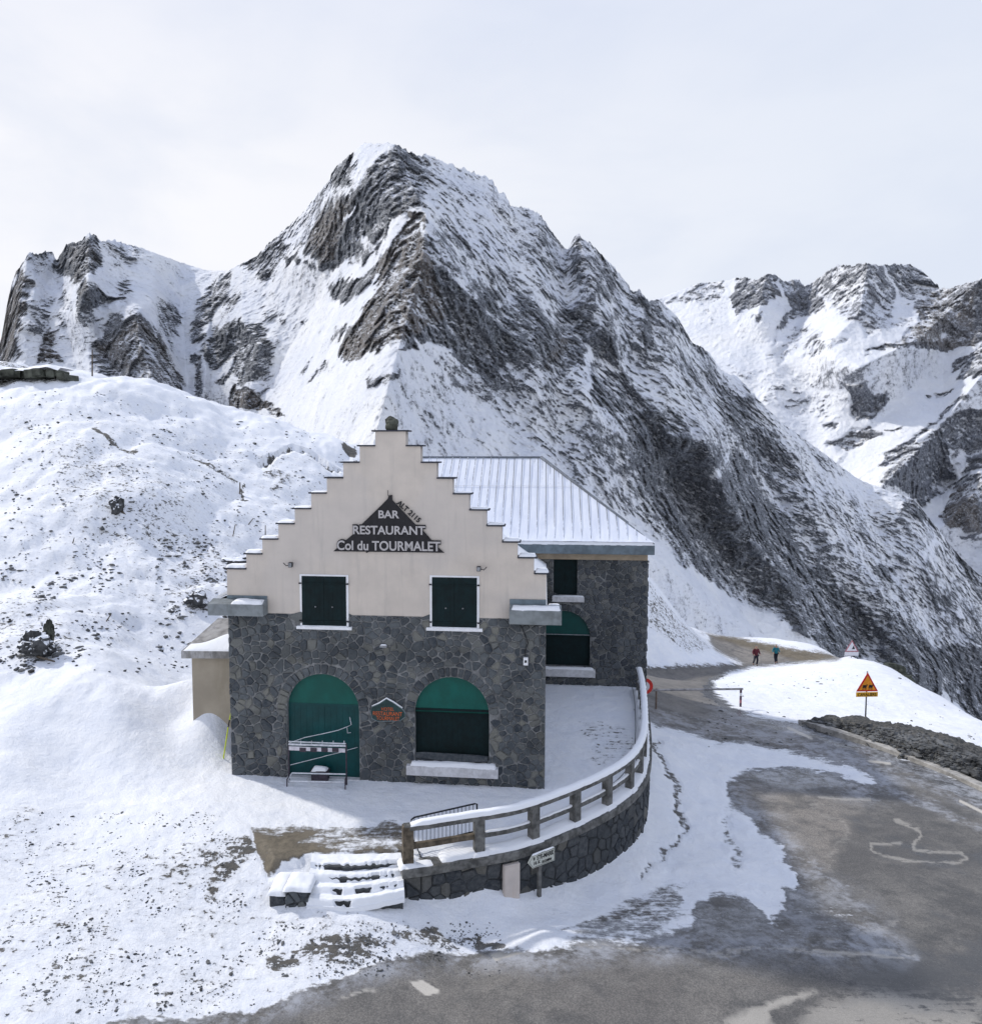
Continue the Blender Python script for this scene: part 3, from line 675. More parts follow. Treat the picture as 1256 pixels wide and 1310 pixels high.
ridges = [  # (pixel line, width px, metres toward the camera)
 ([(505,190),(545,275),(540,340),(522,400),(512,440),(495,500),(470,600)], 120, 95),
 ([(545,275),(620,400),(700,480),(800,560)], 90, 45), ([(460,195),(420,300),(400,330)], 60, 45), ([(430,340),(350,480),(330,520)], 90, -70),
 ([(741,300),(760,380),(790,470),(860,560)], 70, 55), ([(650,262),(660,330),(700,420)], 55, 30), ([(720,318),(725,400),(770,470)], 40, -30),
 ([(843,382),(860,460),(900,560),(930,640)], 60, 50), ([(819,370),(822,450)], 25, 18), ([(800,480),(870,620),(960,760)], 60, -45),
 ([(905,560),(930,640),(1000,740),(1060,830)], 60, 55), ([(1000,540),(1050,660),(1130,760),(1180,860)], 70, 45), ([(960,600),(1030,720),(1100,820)], 45, -40),
 ([(1168,640),(1190,720),(1256,830)], 60, 40), ([(1100,614),(1140,720),(1200,820)], 40, -25),
 ([(114,300),(112,360),(100,400)], 50, 60), ([(35,325),(20,420),(10,480)], 40, 70), ([(75,330),(85,420),(100,480)], 35, -35), ([(175,400),(180,440),(200,500)], 45, 60),
 ([(280,350),(265,430),(262,500)], 40, 50), ([(230,360),(235,430),(240,500)], 35, -40), ([(310,410),(330,440),(320,500)], 40, 35), ([(120,400),(140,470)], 30, -25),
 ([(700,600),(800,690),(900,760),(1000,830)], 60, 25)]
MM = mount_mat('mountain_rock', 1.0, (.030, .036, .047), (.14, .15, .167), (.042, .038, .036), (.15, .132, .118), radians(-38))
mountain('mountain', sil_main, [(-260,620),(0,560),(300,600),(480,640),(700,740),(830,860),(900,860),(1050,880),(1150,920),(1256,1000),(1500,1120)],
         [(-260,980),(0,980),(115,960),(200,1000),(270,1080),(310,960),(420,860),(500,800),(650,830),(740,850),(850,900),(1000,1000),(1256,1150),(1500,1250)],
         [(-260,.95),(0,.95),(300,.75),(500,.85),(800,.85),(1256,.8)], (-260, 1500, 1180), 430, rocks, tones, ridges, MM, 1.0, .06,
         [(-260,3),(0,3),(140,4),(200,1.5),(300,.8),(330,2.5),(480,3),(560,3.5),(700,4),(900,4),(1000,2),(1100,1),(1256,1.5)], .85, 500)
# distant mountains on the right
F_ = lambda p: crop(p, 840, 320, 3.0192)
sil_far = [(700,430),(800,392),(843,380),(860,373),(890,362),(916,359),(936,356),(951,353),(966,357),(982,348),(994,351),(1002,358),(1022,357),(1030,365),(1045,356),(1058,346),(1072,337),(1092,339),(1110,335),(1121,338),(1138,337),(1166,337),(1181,346),(1204,369),(1221,366),(1237,360),(1256,355),(1330,330),(1450,340),(1600,380)]
rf = [(F_(p), v, s) for p, v, s in [
 ([(10,180),(150,120),(240,110),(250,165),(200,250),(150,210),(90,205)], .55, 3), ([(290,105),(430,78),(490,115),(480,190),(420,215),(310,250),(285,210)], .82, 3),
 ([(490,105),(575,130),(650,180),(655,240),(560,270),(440,340),(510,240),(500,180)], .72, 3), ([(575,135),(700,40),(860,40),(900,70),(910,180),(890,290),(820,330),(780,260),(700,240),(660,180)], .56, 4),
 ([(900,42),(985,42),(1100,148),(1020,170),(970,200),(930,180)], .82, 3), ([(530,330),(600,290),(760,360),(680,390),(600,370),(490,440),(440,400)], .50, 4),
 ([(370,280),(410,262),(400,285)], .7, 2), ([(790,250),(960,260),(950,300),(830,320)], .55, 4),
 ([(1000,170),(1110,145),(1300,90),(1400,80),(1400,380),(1256,350),(1150,370),(1060,390),(920,390),(990,270),(980,200)], .90, 3), ([(815,430),(920,370),(945,385)], .8, 2),
 ([(1070,300),(1110,310),(1090,340),(1010,370),(1040,320)], .3, 3),
 ([(1140,440),(1256,360),(1500,340),(1500,480),(1160,500)], .86, 3), ([(710,540),(800,525),(830,575),(900,570),(900,590),(830,645),(770,655),(740,600)], .9, 3),
 ([(650,730),(820,675),(880,710),(740,780),(690,765)], .86, 3), ([(880,690),(950,680),(940,705)], .7, 2), ([(1080,560),(1150,540),(1150,560),(1090,585)], .85, 2), ([(1050,570),(1075,570),(1070,585),(1052,585)], .8, 1.5),
 ([(450,600),(600,560),(670,560),(660,640),(540,630)], .40, 4), ([(640,660),(690,660),(680,685),(645,680)], .7, 2), ([(270,450),(700,480),(600,540),(400,590)], .24, 5), ([(430,510),(620,520),(500,550)], .45, 3),
 ([(860,825),(1190,570),(1203,580),(1010,730),(1140,660),(1256,640),(1600,600),(1600,1100),(1256,1085),(1150,1050),(1115,1010),(1140,930),(1050,970),(1030,930),(880,925),(850,900),(930,830)], .84, 3),
 ([(1100,770),(1160,760),(1185,800),(1160,880),(1110,830)], .15, 3), ([(1010,730),(1110,680),(1060,720),(1000,760)], .1, 2), ([(1210,840),(1256,850),(1256,880),(1200,870)], .2, 3),
 ([(1170,1090),(1250,1085),(1200,1105)], .6, 2)]]
tf = [(F_([(1000,170),(1256,130),(1256,400),(920,390)]), .6), (F_([(1115,900),(1256,900),(1256,1100),(1115,1050)]), .8), (F_([(650,680),(880,680),(740,780)]), .5)]
MF = mount_mat('hazy_far_rock', .42, (.075, .085, .108), (.18, .19, .215), (.10, .095, .095), (.195, .18, .17), radians(-30))  # distance haze put into the rock colours, lighter and bluer
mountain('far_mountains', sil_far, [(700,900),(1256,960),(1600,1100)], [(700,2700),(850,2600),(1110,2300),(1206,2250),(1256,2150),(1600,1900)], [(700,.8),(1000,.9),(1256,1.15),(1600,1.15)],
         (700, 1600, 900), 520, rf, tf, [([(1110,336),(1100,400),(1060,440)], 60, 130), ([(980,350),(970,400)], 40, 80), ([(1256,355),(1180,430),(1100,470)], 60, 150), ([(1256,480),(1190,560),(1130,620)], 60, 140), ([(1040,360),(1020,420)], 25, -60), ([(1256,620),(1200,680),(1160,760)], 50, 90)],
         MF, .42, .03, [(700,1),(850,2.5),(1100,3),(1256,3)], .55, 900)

# ------------------------------------------------------------------ materials for things
def stone_mat(name, a, b_, c_, mortar=False):
    m, t, b = newmat(name); o = t.obj()
    r = t.attr('shade'); n = t.noise(o, 9, 8, .7); n2 = t.noise(o, 40, 4, .6); n3 = t.noise(o, .7, 4, .5)
    c = t.mix(t.sst(r, 0, .6), a, b_); c = t.mix(t.sst(r, .72, 1.0), c, c_)
    c = t.mix(t.sst(n, .35, .7, 0, .55), c, t.mix(.5, c, (.22, .22, .22)))
    c = t.mix(t.sst(n2, .5, .75, 0, .6), c, t.mix(.55, c, (.01, .012, .015)))
    c = t.mix(t.sst(n3, .48, .62, 0, .5), c, (.035, .04, .044))
    t.set(b.inputs['Base Color'], c); b.inputs['Roughness'].default_value = .8
    t.set(b.inputs['Normal'], t.bump(t.math('ADD', n, t.math('MULTIPLY', n2, .4)), .7, .03)); return m
STONE = stone_mat('dark_rubble_stone', (.028, .037, .048), (.085, .098, .108), (.17, .17, .15))
STONE2 = stone_mat('wing_rubble_stone', (.034, .042, .054), (.08, .09, .10), (.15, .15, .14))
def render_mat():
    m, t, b = newmat('pale_render'); o = t.obj(); n = t.noise(o, 1.6, 8, .6); d = t.noise(t.map(o, (5, 1, .35)), 1.0, 8, .65); f = t.noise(o, 60, 4, .6); q = t.noise(o, .35, 4, .5)
    c = t.mix(t.sst(n, .3, .7), (.51, .46, .41), (.585, .525, .465)); c = t.mix(t.sst(q, .45, .6, 0, .35), c, (.50, .47, .45))
    c = t.mix(t.sst(d, .50, .74, 0, .40), c, (.34, .32, .30)); c = t.mix(t.sst(f, .5, .75, 0, .12), c, (.3, .28, .26))
    t.set(b.inputs['Base Color'], c); b.inputs['Roughness'].default_value = .92; t.set(b.inputs['Normal'], t.bump(t.math('ADD', f, n), .25, .006)); return m
MORTAR = simple('mortar', (.21, .215, .22), .95, .25, 7, bump=.6, bd=.03, grime=(.085, .09, .095))
RENDER = render_mat()
WHITE = simple('white_paint', (.76, .77, .80), .6, .05, 5, bump=.05)
SILLC = simple('sill_stone', (.60, .60, .62), .8, .10, 8, bump=.3, grime=(.35, .35, .36))
SHUT = simple('dark_green_shutter', (.0015, .0115, .0135), .8, .2, 5, bump=.05)
FAN = simple('green_panel', (.0, .088, .070), .5, .12, 2.5, bump=.05, grime=(.0, .06, .052))
FAND = simple('deep_green_panel', (.0, .052, .055), .5, .15, 2.5, bump=.05)
CONC = simple('weathered_concrete', (.155, .155, .15), .9, .3, 6, bump=.5, bd=.02, grime=(.07, .07, .065))
CONCB = simple('brown_concrete', (.14, .115, .085), .9, .3, 7, bump=.5, bd=.02, grime=(.06, .05, .04))
CONCG = simple('grey_gutter_concrete', (.20, .22, .23), .85, .15, 5, bump=.3, grime=(.11, .125, .125))
GUT = simple('zinc_fascia', (.14, .18, .21), .5, .15, 5, bump=.1, grime=(.07, .10, .12))
SEAM = simple('zinc_seam', (.16, .18, .21), .5, .2, 8, bump=.1)
DARK = simple('dark_metal', (.02, .022, .026), .5, .2, 10, metal=.3, bump=.1)
BLACK = simple('black_paint', (.012, .011, .014), .5, .2, 10, bump=.05)
GREY = simple('galvanised_steel', (.25, .26, .28), .45, .2, 14, metal=.5, bump=.1)
STRIP = simple('slate_cap', (.03, .032, .045), .6, .2, 10, bump=.2)
LETTER = simple('sign_letters', (.44, .42, .42), .7, .05, 10, bump=0)
OCHRE = simple('ochre_frieze', (.42, .34, .25), .9, .1, 3, bump=.2, grime=(.30, .25, .19))
ANNEX = simple('stained_render', (.36, .315, .25), .9, .08, 1.4, bump=.3, grime=(.24, .21, .15))
ROCKM = simple('mossy_rock', (.075, .08, .065), .9, .35, 3, bump=.8, bd=.05, snow=False, grime=(.035, .04, .03))
ROCKS = simple('snow_dusted_rock', (.07, .072, .075), .9, .35, 4, bump=.9, bd=.05, snow=True)
WOODS = simple('weathered_wood', (.12, .10, .08), .85, .3, 8, bump=.4)

# ------------------------------------------------------------------ rubble masonry
def clip_half(poly, px, pz, nx, nz):
    out = []
    for i in range(len(poly)):
        a = poly[i]; b = poly[(i+1) % len(poly)]
        da = (a[0]-px)*nx+(a[1]-pz)*nz; db = (b[0]-px)*nx+(b[1]-pz)*nz
        if da <= 0: out.append(a)
        if (da < 0 < db) or (db < 0 < da):
            t = da/(da-db); out.append((a[0]+(b[0]-a[0])*t, a[1]+(b[1]-a[1])*t))
    return out
def shrink(poly, g):
    n = len(poly); A = sum(poly[i][0]*poly[(i+1) % n][1]-poly[(i+1) % n][0]*poly[i][1] for i in range(n))
    if A < 0: poly = poly[::-1]
    res = poly
    base = poly
    for i in range(n):
        a = base[i]; b = base[(i+1) % n]; ex, ez = b[0]-a[0], b[1]-a[1]; L = sqrt(ex*ex+ez*ez)
        if L < 1e-6: continue
        nx, nz = ez/L, -ex/L
        res = clip_half(res, a[0]-nx*g, a[1]-nz*g, nx, nz)
        if len(res) < 3: return []
    return res
def chaikin(poly, k=.22):
    out = []
    for i in range(len(poly)):
        a = poly[i]; b = poly[(i+1) % len(poly)]
        out.append((a[0]+(b[0]-a[0])*k, a[1]+(b[1]-a[1])*k)); out.append((b[0]+(a[0]-b[0])*k, b[1]+(a[1]-b[1])*k))
    return out
def add_stone(V, Fc, S, poly, proud, fn, rr):
    """poly in (s,z); fn maps (s, z, out) to 3d"""
    p0 = shrink(poly, .007+rr.random()**1.5*.018)
    if len(p0) < 3: return
    p0 = chaikin(p0, .13)
    cx = sum(p[0] for p in p0)/len(p0); cz_ = sum(p[1] for p in p0)/len(p0)
    sh = rr.random(); n = len(p0); k = len(V); tx, tz = rr.uniform(-.10, .10), rr.uniform(-.12, .12)
    p1 = [(cx+(p[0]-cx)*.965, cz_+(p[1]-cz_)*.955) for p in p0]
    p2 = [(cx+(p[0]-cx)*.80, cz_+(p[1]-cz_)*.78) for p in p0]
    for p in p0: V.append(fn(p[0], p[1], -.02)); S.append(sh)
    for p in p1: V.append(fn(p[0], p[1], proud*.55+(p[0]-cx)*tx+(p[1]-cz_)*tz)); S.append(sh)
    for p in p2: V.append(fn(p[0], p[1], proud+(p[0]-cx)*tx+(p[1]-cz_)*tz+rr.uniform(-.003, .003))); S.append(sh)
    for i in range(n):
        j = (i+1) % n
        Fc.append((k+i, k+j, k+n+j, k+n+i)); Fc.append((k+n+i, k+n+j, k+2*n+j, k+2*n+i))
    Fc.append(tuple(k+2*n+i for i in range(n)))
def rubble(name, x0, x1, z0, z1, openings, fn, mat, parent, seed, dx=.33, dz=.23, ring=.30, proud=.042):
    rr = random.Random(seed); seeds = []
    nz = int((z1-z0)/dz)+1
    for j in range(-1, nz+1):
        nx = int((x1-x0)/dx)+1
        for i in range(-1, nx+1):
            if rr.random() < .22: continue
            seeds.append((x0+(i+.5*(j % 2)+rr.uniform(-.36, .36))*dx, z0+(j+.5+rr.uniform(-.17, .17)+.18*sin(i*.9+j*2.1))*dz))
    V = []; Fc = []; S = []
    def inside(p, gr):
        for (cx, w, zs, zb, arch, rg) in openings:
            if arch and p[1] >= zs:
                if (p[0]-cx)**2+(p[1]-zs)**2 < (w+rg*gr)**2: return (cx, w, zs, zb, arch, rg)
            elif zb < p[1] < zs and abs(p[0]-cx) < w: return (cx, w, zs, zb, arch, rg)
        return None
    for s in seeds:
        cell = [(s[0]-.6, s[1]-.5), (s[0]+.6, s[1]-.5), (s[0]+.6, s[1]+.5), (s[0]-.6, s[1]+.5)]
        for o in seeds:
            if o is s or abs(o[0]-s[0]) > 1.0 or abs(o[1]-s[1]) > .8: continue
            k = 1.0
            nx, nz_ = o[0]-s[0], (o[1]-s[1])
            cell = clip_half(cell, (s[0]+o[0])/2, (s[1]+o[1])/2, nx, nz_*k)
            if len(cell) < 3: break
        if len(cell) < 3: continue
        for (px, pz, nx, nz_) in ((x0, 0, -1, 0), (x1, 0, 1, 0), (0, z0, 0, -1), (0, z1, 0, 1)):
            if len(cell) >= 3: cell = clip_half(cell, px, pz, nx, nz_)
        if len(cell) < 3: continue
        ins = [inside(p, 1) for p in cell]; cin = inside((sum(p[0] for p in cell)/len(cell), sum(p[1] for p in cell)/len(cell)), 1)
        if all(ins): continue
        if any(ins):
            new = []
            for p, q in zip(cell, ins):
                if q:
                    cx, w, zs, zb, arch, rg = q
                    if arch and p[1] >= zs:
                        d = sqrt((p[0]-cx)**2+(p[1]-zs)**2) or 1; R = w+rg; p = (cx+(p[0]-cx)*R/d, zs+(p[1]-zs)*R/d)
                    else:
                        if p[1] < zb+.12 and not arch: p = (p[0], zb)
                        elif (not arch) and p[1] > zs-.12: p = (p[0], zs)
                        else: p = (cx+w*(1 if p[0] > cx else -1), p[1])
                new.append(p)
            cell = new
            A = abs(sum(cell[i][0]*cell[(i+1) % len(cell)][1]-cell[(i+1) % len(cell)][0]*cell[i][1] for i in range(len(cell))))/2
            if A < .008: continue
        A = abs(sum(cell[i][0]*cell[(i+1) % len(cell)][1]-cell[(i+1) % len(cell)][0]*cell[i][1] for i in range(len(cell))))/2
        if A < .004: continue
        add_stone(V, Fc, S, cell, rr.uniform(.35, 1.1)*proud, fn, rr)
    for (cx, w, zs, zb, arch, rg) in openings:
        if not arch or rg == 0: continue
        n = max(9, int(pi*(w+rg/2)/.19)); cuts = sorted([pi*(i+rr.uniform(-.22, .22))/n for i in range(1, n)]); cuts = [0]+cuts+[pi]
        for a, b in zip(cuts[:-1], cuts[1:]):
            R1 = w+rg*rr.uniform(.86, 1.0); mid = (a+b)/2
            pl = [(cx+cos(a)*w, zs+sin(a)*w), (cx+cos(a)*R1, zs+sin(a)*R1), (cx+cos(mid)*(R1+.01), zs+sin(mid)*(R1+.01)), (cx+cos(b)*R1, zs+sin(b)*R1), (cx+cos(b)*w, zs+sin(b)*w)]
            if max(p[0] for p in pl) < x0 or min(p[0] for p in pl) > x1: continue
            pl = clip_half(pl, x0, 0, -1, 0)
            if len(pl) > 2: add_stone(V, Fc, S, pl, rr.uniform(.7, 1.25)*proud, fn, rr)
    me = bpy.data.meshes.new(name); me.from_pydata([tuple(v) for v in V], [], Fc)
    bm = bmesh.new(); bm.from_mesh(me); bmesh.ops.recalc_face_normals(bm, faces=bm.faces); bm.to_mesh(me); bm.free()
    at = me.attributes.new('shade', 'FLOAT', 'POINT'); at.data.foreach_set('value', S)
    return link(name, me, mat, parent, False)
def arch_pts(cx, w, zs, zb, n=22):
    return [(cx-w, zb)]+[(cx-w*cos(pi*i/n), zs+w*sin(pi*i/n)) for i in range(n+1)]+[(cx+w, zb)]

# ------------------------------------------------------------------ the restaurant
B = empty('restaurant_building', A0, ANG, 'stone and beige stepped gable restaurant with green arched shutters and a snowy roof wing', 'building')
ZS = FZ(500, 788); DEP = WY+9.0
gableT = FZ(500, 553)
# crow steps from the photo
lx = [480, 460, 439, 418, 398, 377, 356, 335.5, 315, 295.5]; lz = [552, 571, 592.5, 612.5, 632, 651.5, 671, 690.5, 709.5, 728.5]
rx = [519, 538, 558.5, 579, 600, 622, 642, 662, 683, 703]; rz = [552, 571, 592, 612, 632, 653, 673, 694, 714, 734.5]
LX = [onplane(x, z)[0] for x, z in zip(lx, lz)]; RX = [onplane(x, z)[0] for x, z in zip(rx, rz)]
LX[-1] = 0.0; RX[-1] = Wd
ZZ = [(onplane(x, z)[1]+onplane(x2, z2)[1])/2 for x, z, x2, z2 in zip(lx, lz, rx, rz)]
out = []
out.append((0, ZS))
for i in range(9, -1, -1):
    out.append((LX[i], ZZ[i])); 
    if i > 0: out.append((LX[i-1], ZZ[i]))
for i in range(0, 10):
    out.append((RX[i], ZZ[i]))
    if i < 9: out.append((RX[i], ZZ[i+1]))
out.append((Wd, ZS))
# remove duplicate corner logic: keep order monotone
def rect(u0, v0, u1, v1, d=0):
    a = onplane(u0, (v0+v1)/2, d)[0]; b = onplane(u1, (v0+v1)/2, d)[0]; c = onplane((u0+u1)/2, v1, d)[1]; e = onplane((u0+u1)/2, v0, d)[1]
    return a, b, c, e
w1 = rect(384, 735, 446, 801); w2 = rect(550, 736.5, 613, 803)
hole = lambda w: [(w[0]+.02, w[2]+.0), (w[1]-.02, w[2]+.0), (w[1]-.02, w[3]-.02), (w[0]+.02, w[3]-.02)]
hz = lambda w: [(w[0]+.02, ZS-.0), (w[1]-.02, ZS-.0)]
# gable wall in render: windows cut the lower edge
out2 = [p for p in out]
lower = [(Wd, ZS), (w2[1]-.02, ZS), (w2[1]-.02, w2[3]-.02), (w2[0]+.02, w2[3]-.02), (w2[0]+.02, ZS), (w1[1]-.02, ZS), (w1[1]-.02, w1[3]-.02), (w1[0]+.02, w1[3]-.02), (w1[0]+.02, ZS)]
gw = plate('gable_wall', out[:-1]+lower, [], 0, .38, RENDER, B)
def cap_(a, b, z): MB().box(a, b, -.05, .43, z, z+.042).build('coping', STRIP, gw, bevel=.006)
for i in range(10):
    if i == 0: cap_(LX[0]-.10, RX[0]+.10, ZZ[0])
    else: cap_(LX[i]-.07, LX[i-1]-.004, ZZ[i]); cap_(RX[i-1]+.004, RX[i]+.09, ZZ[i])
cs = None
for i in range(4, 10):
    for a, b in ((LX[i]-.03, LX[i-1]-.03), (RX[i-1]+.03, RX[i]+.06)):
        cushion('snow_cap', a, b, -.03, .41, ZZ[i]+.04, .03+.012*(i-4), gw, seed=i*3+a, edge=.06)
# masonry of the ground floor
dA = onplane(413, 908)[1]; rA = (onplane(459.5, 930)[0]-onplane(367, 930)[0])/2; cA = (onplane(459.5, 930)[0]+onplane(367, 930)[0])/2; topA = FZ(413, 862.5)
rB = (onplane(625.5, 940)[0]-onplane(530.5, 940)[0])/2; cB = (onplane(625.5, 940)[0]+onplane(530.5, 940)[0])/2; topB = FZ(578, 866.5); botB = FZ(578, 975)
opA = (cA, rA, topA-rA, -1.2, True, .30); opB = (cB, rB, topB-rB, botB, True, .30)
def rpl(w, zl): return (w[0]+w[1])/2, (w[1]-w[0])/2-.02, ZS+.1, w[2], False, 0
plate('masonry_backing', [(0.01, -1.2), (0.01, ZS), (w1[0], ZS), (w1[0], w1[2]+.01), (w1[1], w1[2]+.01), (w1[1], ZS), (w2[0], ZS), (w2[0], w2[2]+.01), (w2[1], w2[2]+.01), (w2[1], ZS), (Wd-.01, ZS), (Wd-.01, -1.2),
      (cA+rA, -1.2)]+arch_pts(cA, rA, topA-rA, -1.19)[::-1]+[(cA-rA, -1.2)], [arch_pts(cB, rB, topB-rB, botB)], .012, .42, MORTAR, B)
rubble('stonework', 0, Wd, -.9, ZS-.005, [opA, opB, rpl(w1, 0), rpl(w2, 0)], lambda s, z, o: (s, .006-o, z), STONE, B, 3, dx=.255, dz=.16)
# side and back walls of the main block (seen only from the side)
main_eave = FZ(700, 778)
sb = MB(); MD0 = WY+2.4
MB().box(Wd-.4, Wd-.0, .42, WY-.02, -1.2, main_eave-.3).build('side_wall', MORTAR, B); sb.box(0.0, .4, .42, MD0, -1.2, main_eave-.15); MB().box(.4, 3.2, MD0-.4, MD0, -1.2, main_eave-.15).build('back_wall', MORTAR, B)
sb.build('side_wall', MORTAR, B)
rubble('side_stonework', .45, MD0, -.9, main_eave-.2, [], lambda s, z, o: (-o, s, z), STONE, B, 21, dx=.5, dz=.3)
# main roof, just below the crow steps
apx = (LX[0]+RX[0])/2; rz_ = ZZ[0]-2.1; MD = WY+2.6
def slab(name, quad, th, m, parent):
    q = [Vector(p) for p in quad]; n = (q[1]-q[0]).cross(q[2]-q[0]).normalized()
    if n.z < 0: n = -n
    mb = MB(); vs = q+[p+n*th for p in q]; k = len(q)
    mb.add(vs, [tuple(range(k)), tuple(range(k, 2*k))]+[(i, (i+1) % k, k+(i+1) % k, k+i) for i in range(k)]); return mb.build(name, m, parent)
ROOFS = snowmat('roof_snow')
mr = slab('roof', [(apx, .38, rz_), (apx, MD, rz_), (-.45, MD, main_eave), (-.45, .38, main_eave)], .08, ROOFS, B)
slab('roof', [(apx, .38, rz_), (apx, MD, rz_), (Wd-.02, MD, main_eave-.25), (Wd-.02, .38, main_eave-.25)], .08, ROOFS, B)
# back gable closing the block
plate('gable_wall', [(0, main_eave-.15), (apx, rz_-.03), (Wd-.1, main_eave-.35)], [], MD-.5, MD-.2, RENDER, B)

# gutter cornices returning round the corners
def cornice(x0, x1, side):
    zt = FZ(690, 778) if side > 0 else FZ(310, 770); zb = FZ(690, 795.5) if side > 0 else FZ(310, 784.5)
    t_ = MB()
    ox = .42
    if side > 0: a, b = x0, Wd+ox
    else: a, b = -ox, x1
    # outer box, hollow slope towards the wall
    t_.add([(a, -.42, zt), (b, -.42, zt), (b, -.42, zb), (a, -.42, zb), (a, -.02, zt+.10), (b, -.02, zt+.10), (b, -.02, zb), (a, -.02, zb)], [(0, 1, 5, 4), (0, 3, 2, 1), (3, 7, 6, 2), (4, 5, 6, 7), (0, 4, 7, 3), (1, 2, 6, 5)])
    if side > 0: t_.box(Wd+.02, Wd+ox, -.02, .5, zb, zt)
    else: t_.box(-ox, -.02, -.02, MD, zb, zt)
    o = t_.build('cornice', CONCG, B, bevel=.01)
    t2 = MB()
    if side > 0: t2.box(a, Wd-.0, -.035, -.005, zt+.1, zt+.24)
    else: t2.box(0, b-.02, -.035, -.005, zt+.1, zt+.19)
    t2.build('flashing', GUT, o)
    return o, zt, a, b
oc, zt, a, b = cornice(FX(652, 785), 0, 1)
cushion('snow_cap', a+.05, b-.02, -.41, -.02, zt+.0, .10, oc, seed=3, edge=.1)
cushion('snow_cap', Wd+.04, Wd+.40, -.03, .48, zt-.01, .08, oc, seed=9, edge=.12)
oc, zt, a, b = cornice(0, FX(343, 775), -1)
cushion('snow_cap', .25, b-.03, -.41, -.03, zt+.0, .11, oc, seed=5, edge=.12, lump=.6)

# windows of the gable
def window(w, label=None):
    a, b, c, e = w; fr = .085
    f = MB(); f.box(a, a+fr, -.03, .10, c, e); f.box(b-fr, b, -.03, .10, c, e); f.box(a+fr, b-fr, -.03, .10, e-fr*.8, e)
    o = f.build('window', WHITE, B, bevel=.005)
    s = MB(); s.box(a-.10, b+.10, -.10, .12, c-.085, c); s.build('sill', WHITE, o, bevel=.008)
    cushion('snow_cap', a+.02, b-.02, -.09, -.0, c, .022, o, seed=a*9, edge=.03)
    m = (a+b)/2
    for x0, x1 in ((a+fr-.02, m-.003), (m+.003, b-fr+.02)):
        q = MB(); q.box(x0, x1, -.045, -.005, c+.03, e-fr*.8+.02)
        n = 5
        for k in range(1, n): 
            xx = x0+(x1-x0)*k/n
            q.box(xx-.004, xx+.004, -.048, -.044, c+.05, e-fr)
        q.box(x0, x1, -.062, -.046, e-.27, e-.24); q.box(x0, x1, -.062, -.046, c+.14, c+.17)
        sh = q.build('shutter', SHUT, o)
        hb = MB(); hb.box(m+(.06 if x0 > m-.01 else -.19), m+(.19 if x0 > m-.01 else -.06), -.066, -.05, (c+e)/2-.30, (c+e)/2-.285); 
        kx = x0+(x1-x0)*(.62 if x0 < m-.01 else .38); kn = MB(); kn.box(kx-.02, kx+.02, -.075, -.045, (c*.62+e*.38)-.015, (c*.62+e*.38)+.015); kn.build('handle', GREY, sh)
        xh = x0-.05 if x0 < m-.01 else x1+.05
        for zz in (e-.255, c+.155):
            h = MB(); h.box(min(xh, xh)-.035, xh+.035, -.07, -.045, zz-.02, zz+.02); h.build('hinge', DARK, o)
    return o
window(w1); window(w2)
# arched door
def arch_panel(name, cx, w, zs, zb, y0, y1, m, parent, split=None):
    return plate(name, arch_pts(cx, w, zs, zb), [], y0, y1, m, parent)
zsplit = FZ(413, 902)
d_ = plate('door', [(cA-rA-.02, -.3), (cA-rA-.02, zsplit), (cA+rA+.02, zsplit), (cA+rA+.02, -.3)], [], .17, .23, FAND, B)
g = MB(); 
for k in range(1, 12):
    x = cA-rA+2*rA*k/12; g.box(x-.005, x+.005, .165, .172, 0, zsplit-.1)
g.box(cA-rA, cA+rA, .150, .168, zsplit-.06, zsplit-.01); g.box(cA-.008, cA+.008, .160, .168, 0, zsplit); g.build('door_boards', FAND, d_)
plate('fanlight_panel', arch_pts(cA, rA+.02, topA-rA, zsplit-.0), [], .15, .21, FAN, B)
zs2 = FZ(578, 910)
wB = plate('window', [(cB-rB-.02, botB), (cB-rB-.02, zs2), (cB+rB+.02, zs2), (cB+rB+.02, botB)], [], .20, .26, SHUT, B)
g = MB()
for k in range(1, 14):
    x = cB-rB+2*rB*k/14; g.box(x-.004, x+.004, .195, .202, botB, zs2)
g.box(cB-rB, cB+rB, .10, .20, zs2-.03, zs2+.03); g.box(cB-rB, cB+rB, .17, .2, zs2-.14, zs2-.10); g.build('rolling_shutter', SHUT, wB)
plate('fanlight_panel', arch_pts(cB, rB+.02, topB-rB, zs2+.0), [], .12, .19, FAN, B)
a, b, c, e = rect(521, 979, 637.5, 991)
s = MB(); s.box(a, b, -.20, .19, c, e); so_ = s.build('sill', SILLC, wB, bevel=.01)
cushion('snow_cap', a+.1, b-.05, -.19, .14, e, .10, so_, seed=5, edge=.12)
s = MB(); s.box(cA-rA-.02, cA+rA+.02, -.02, .2, -.3, .04); s.build('threshold', SILLC, d_)
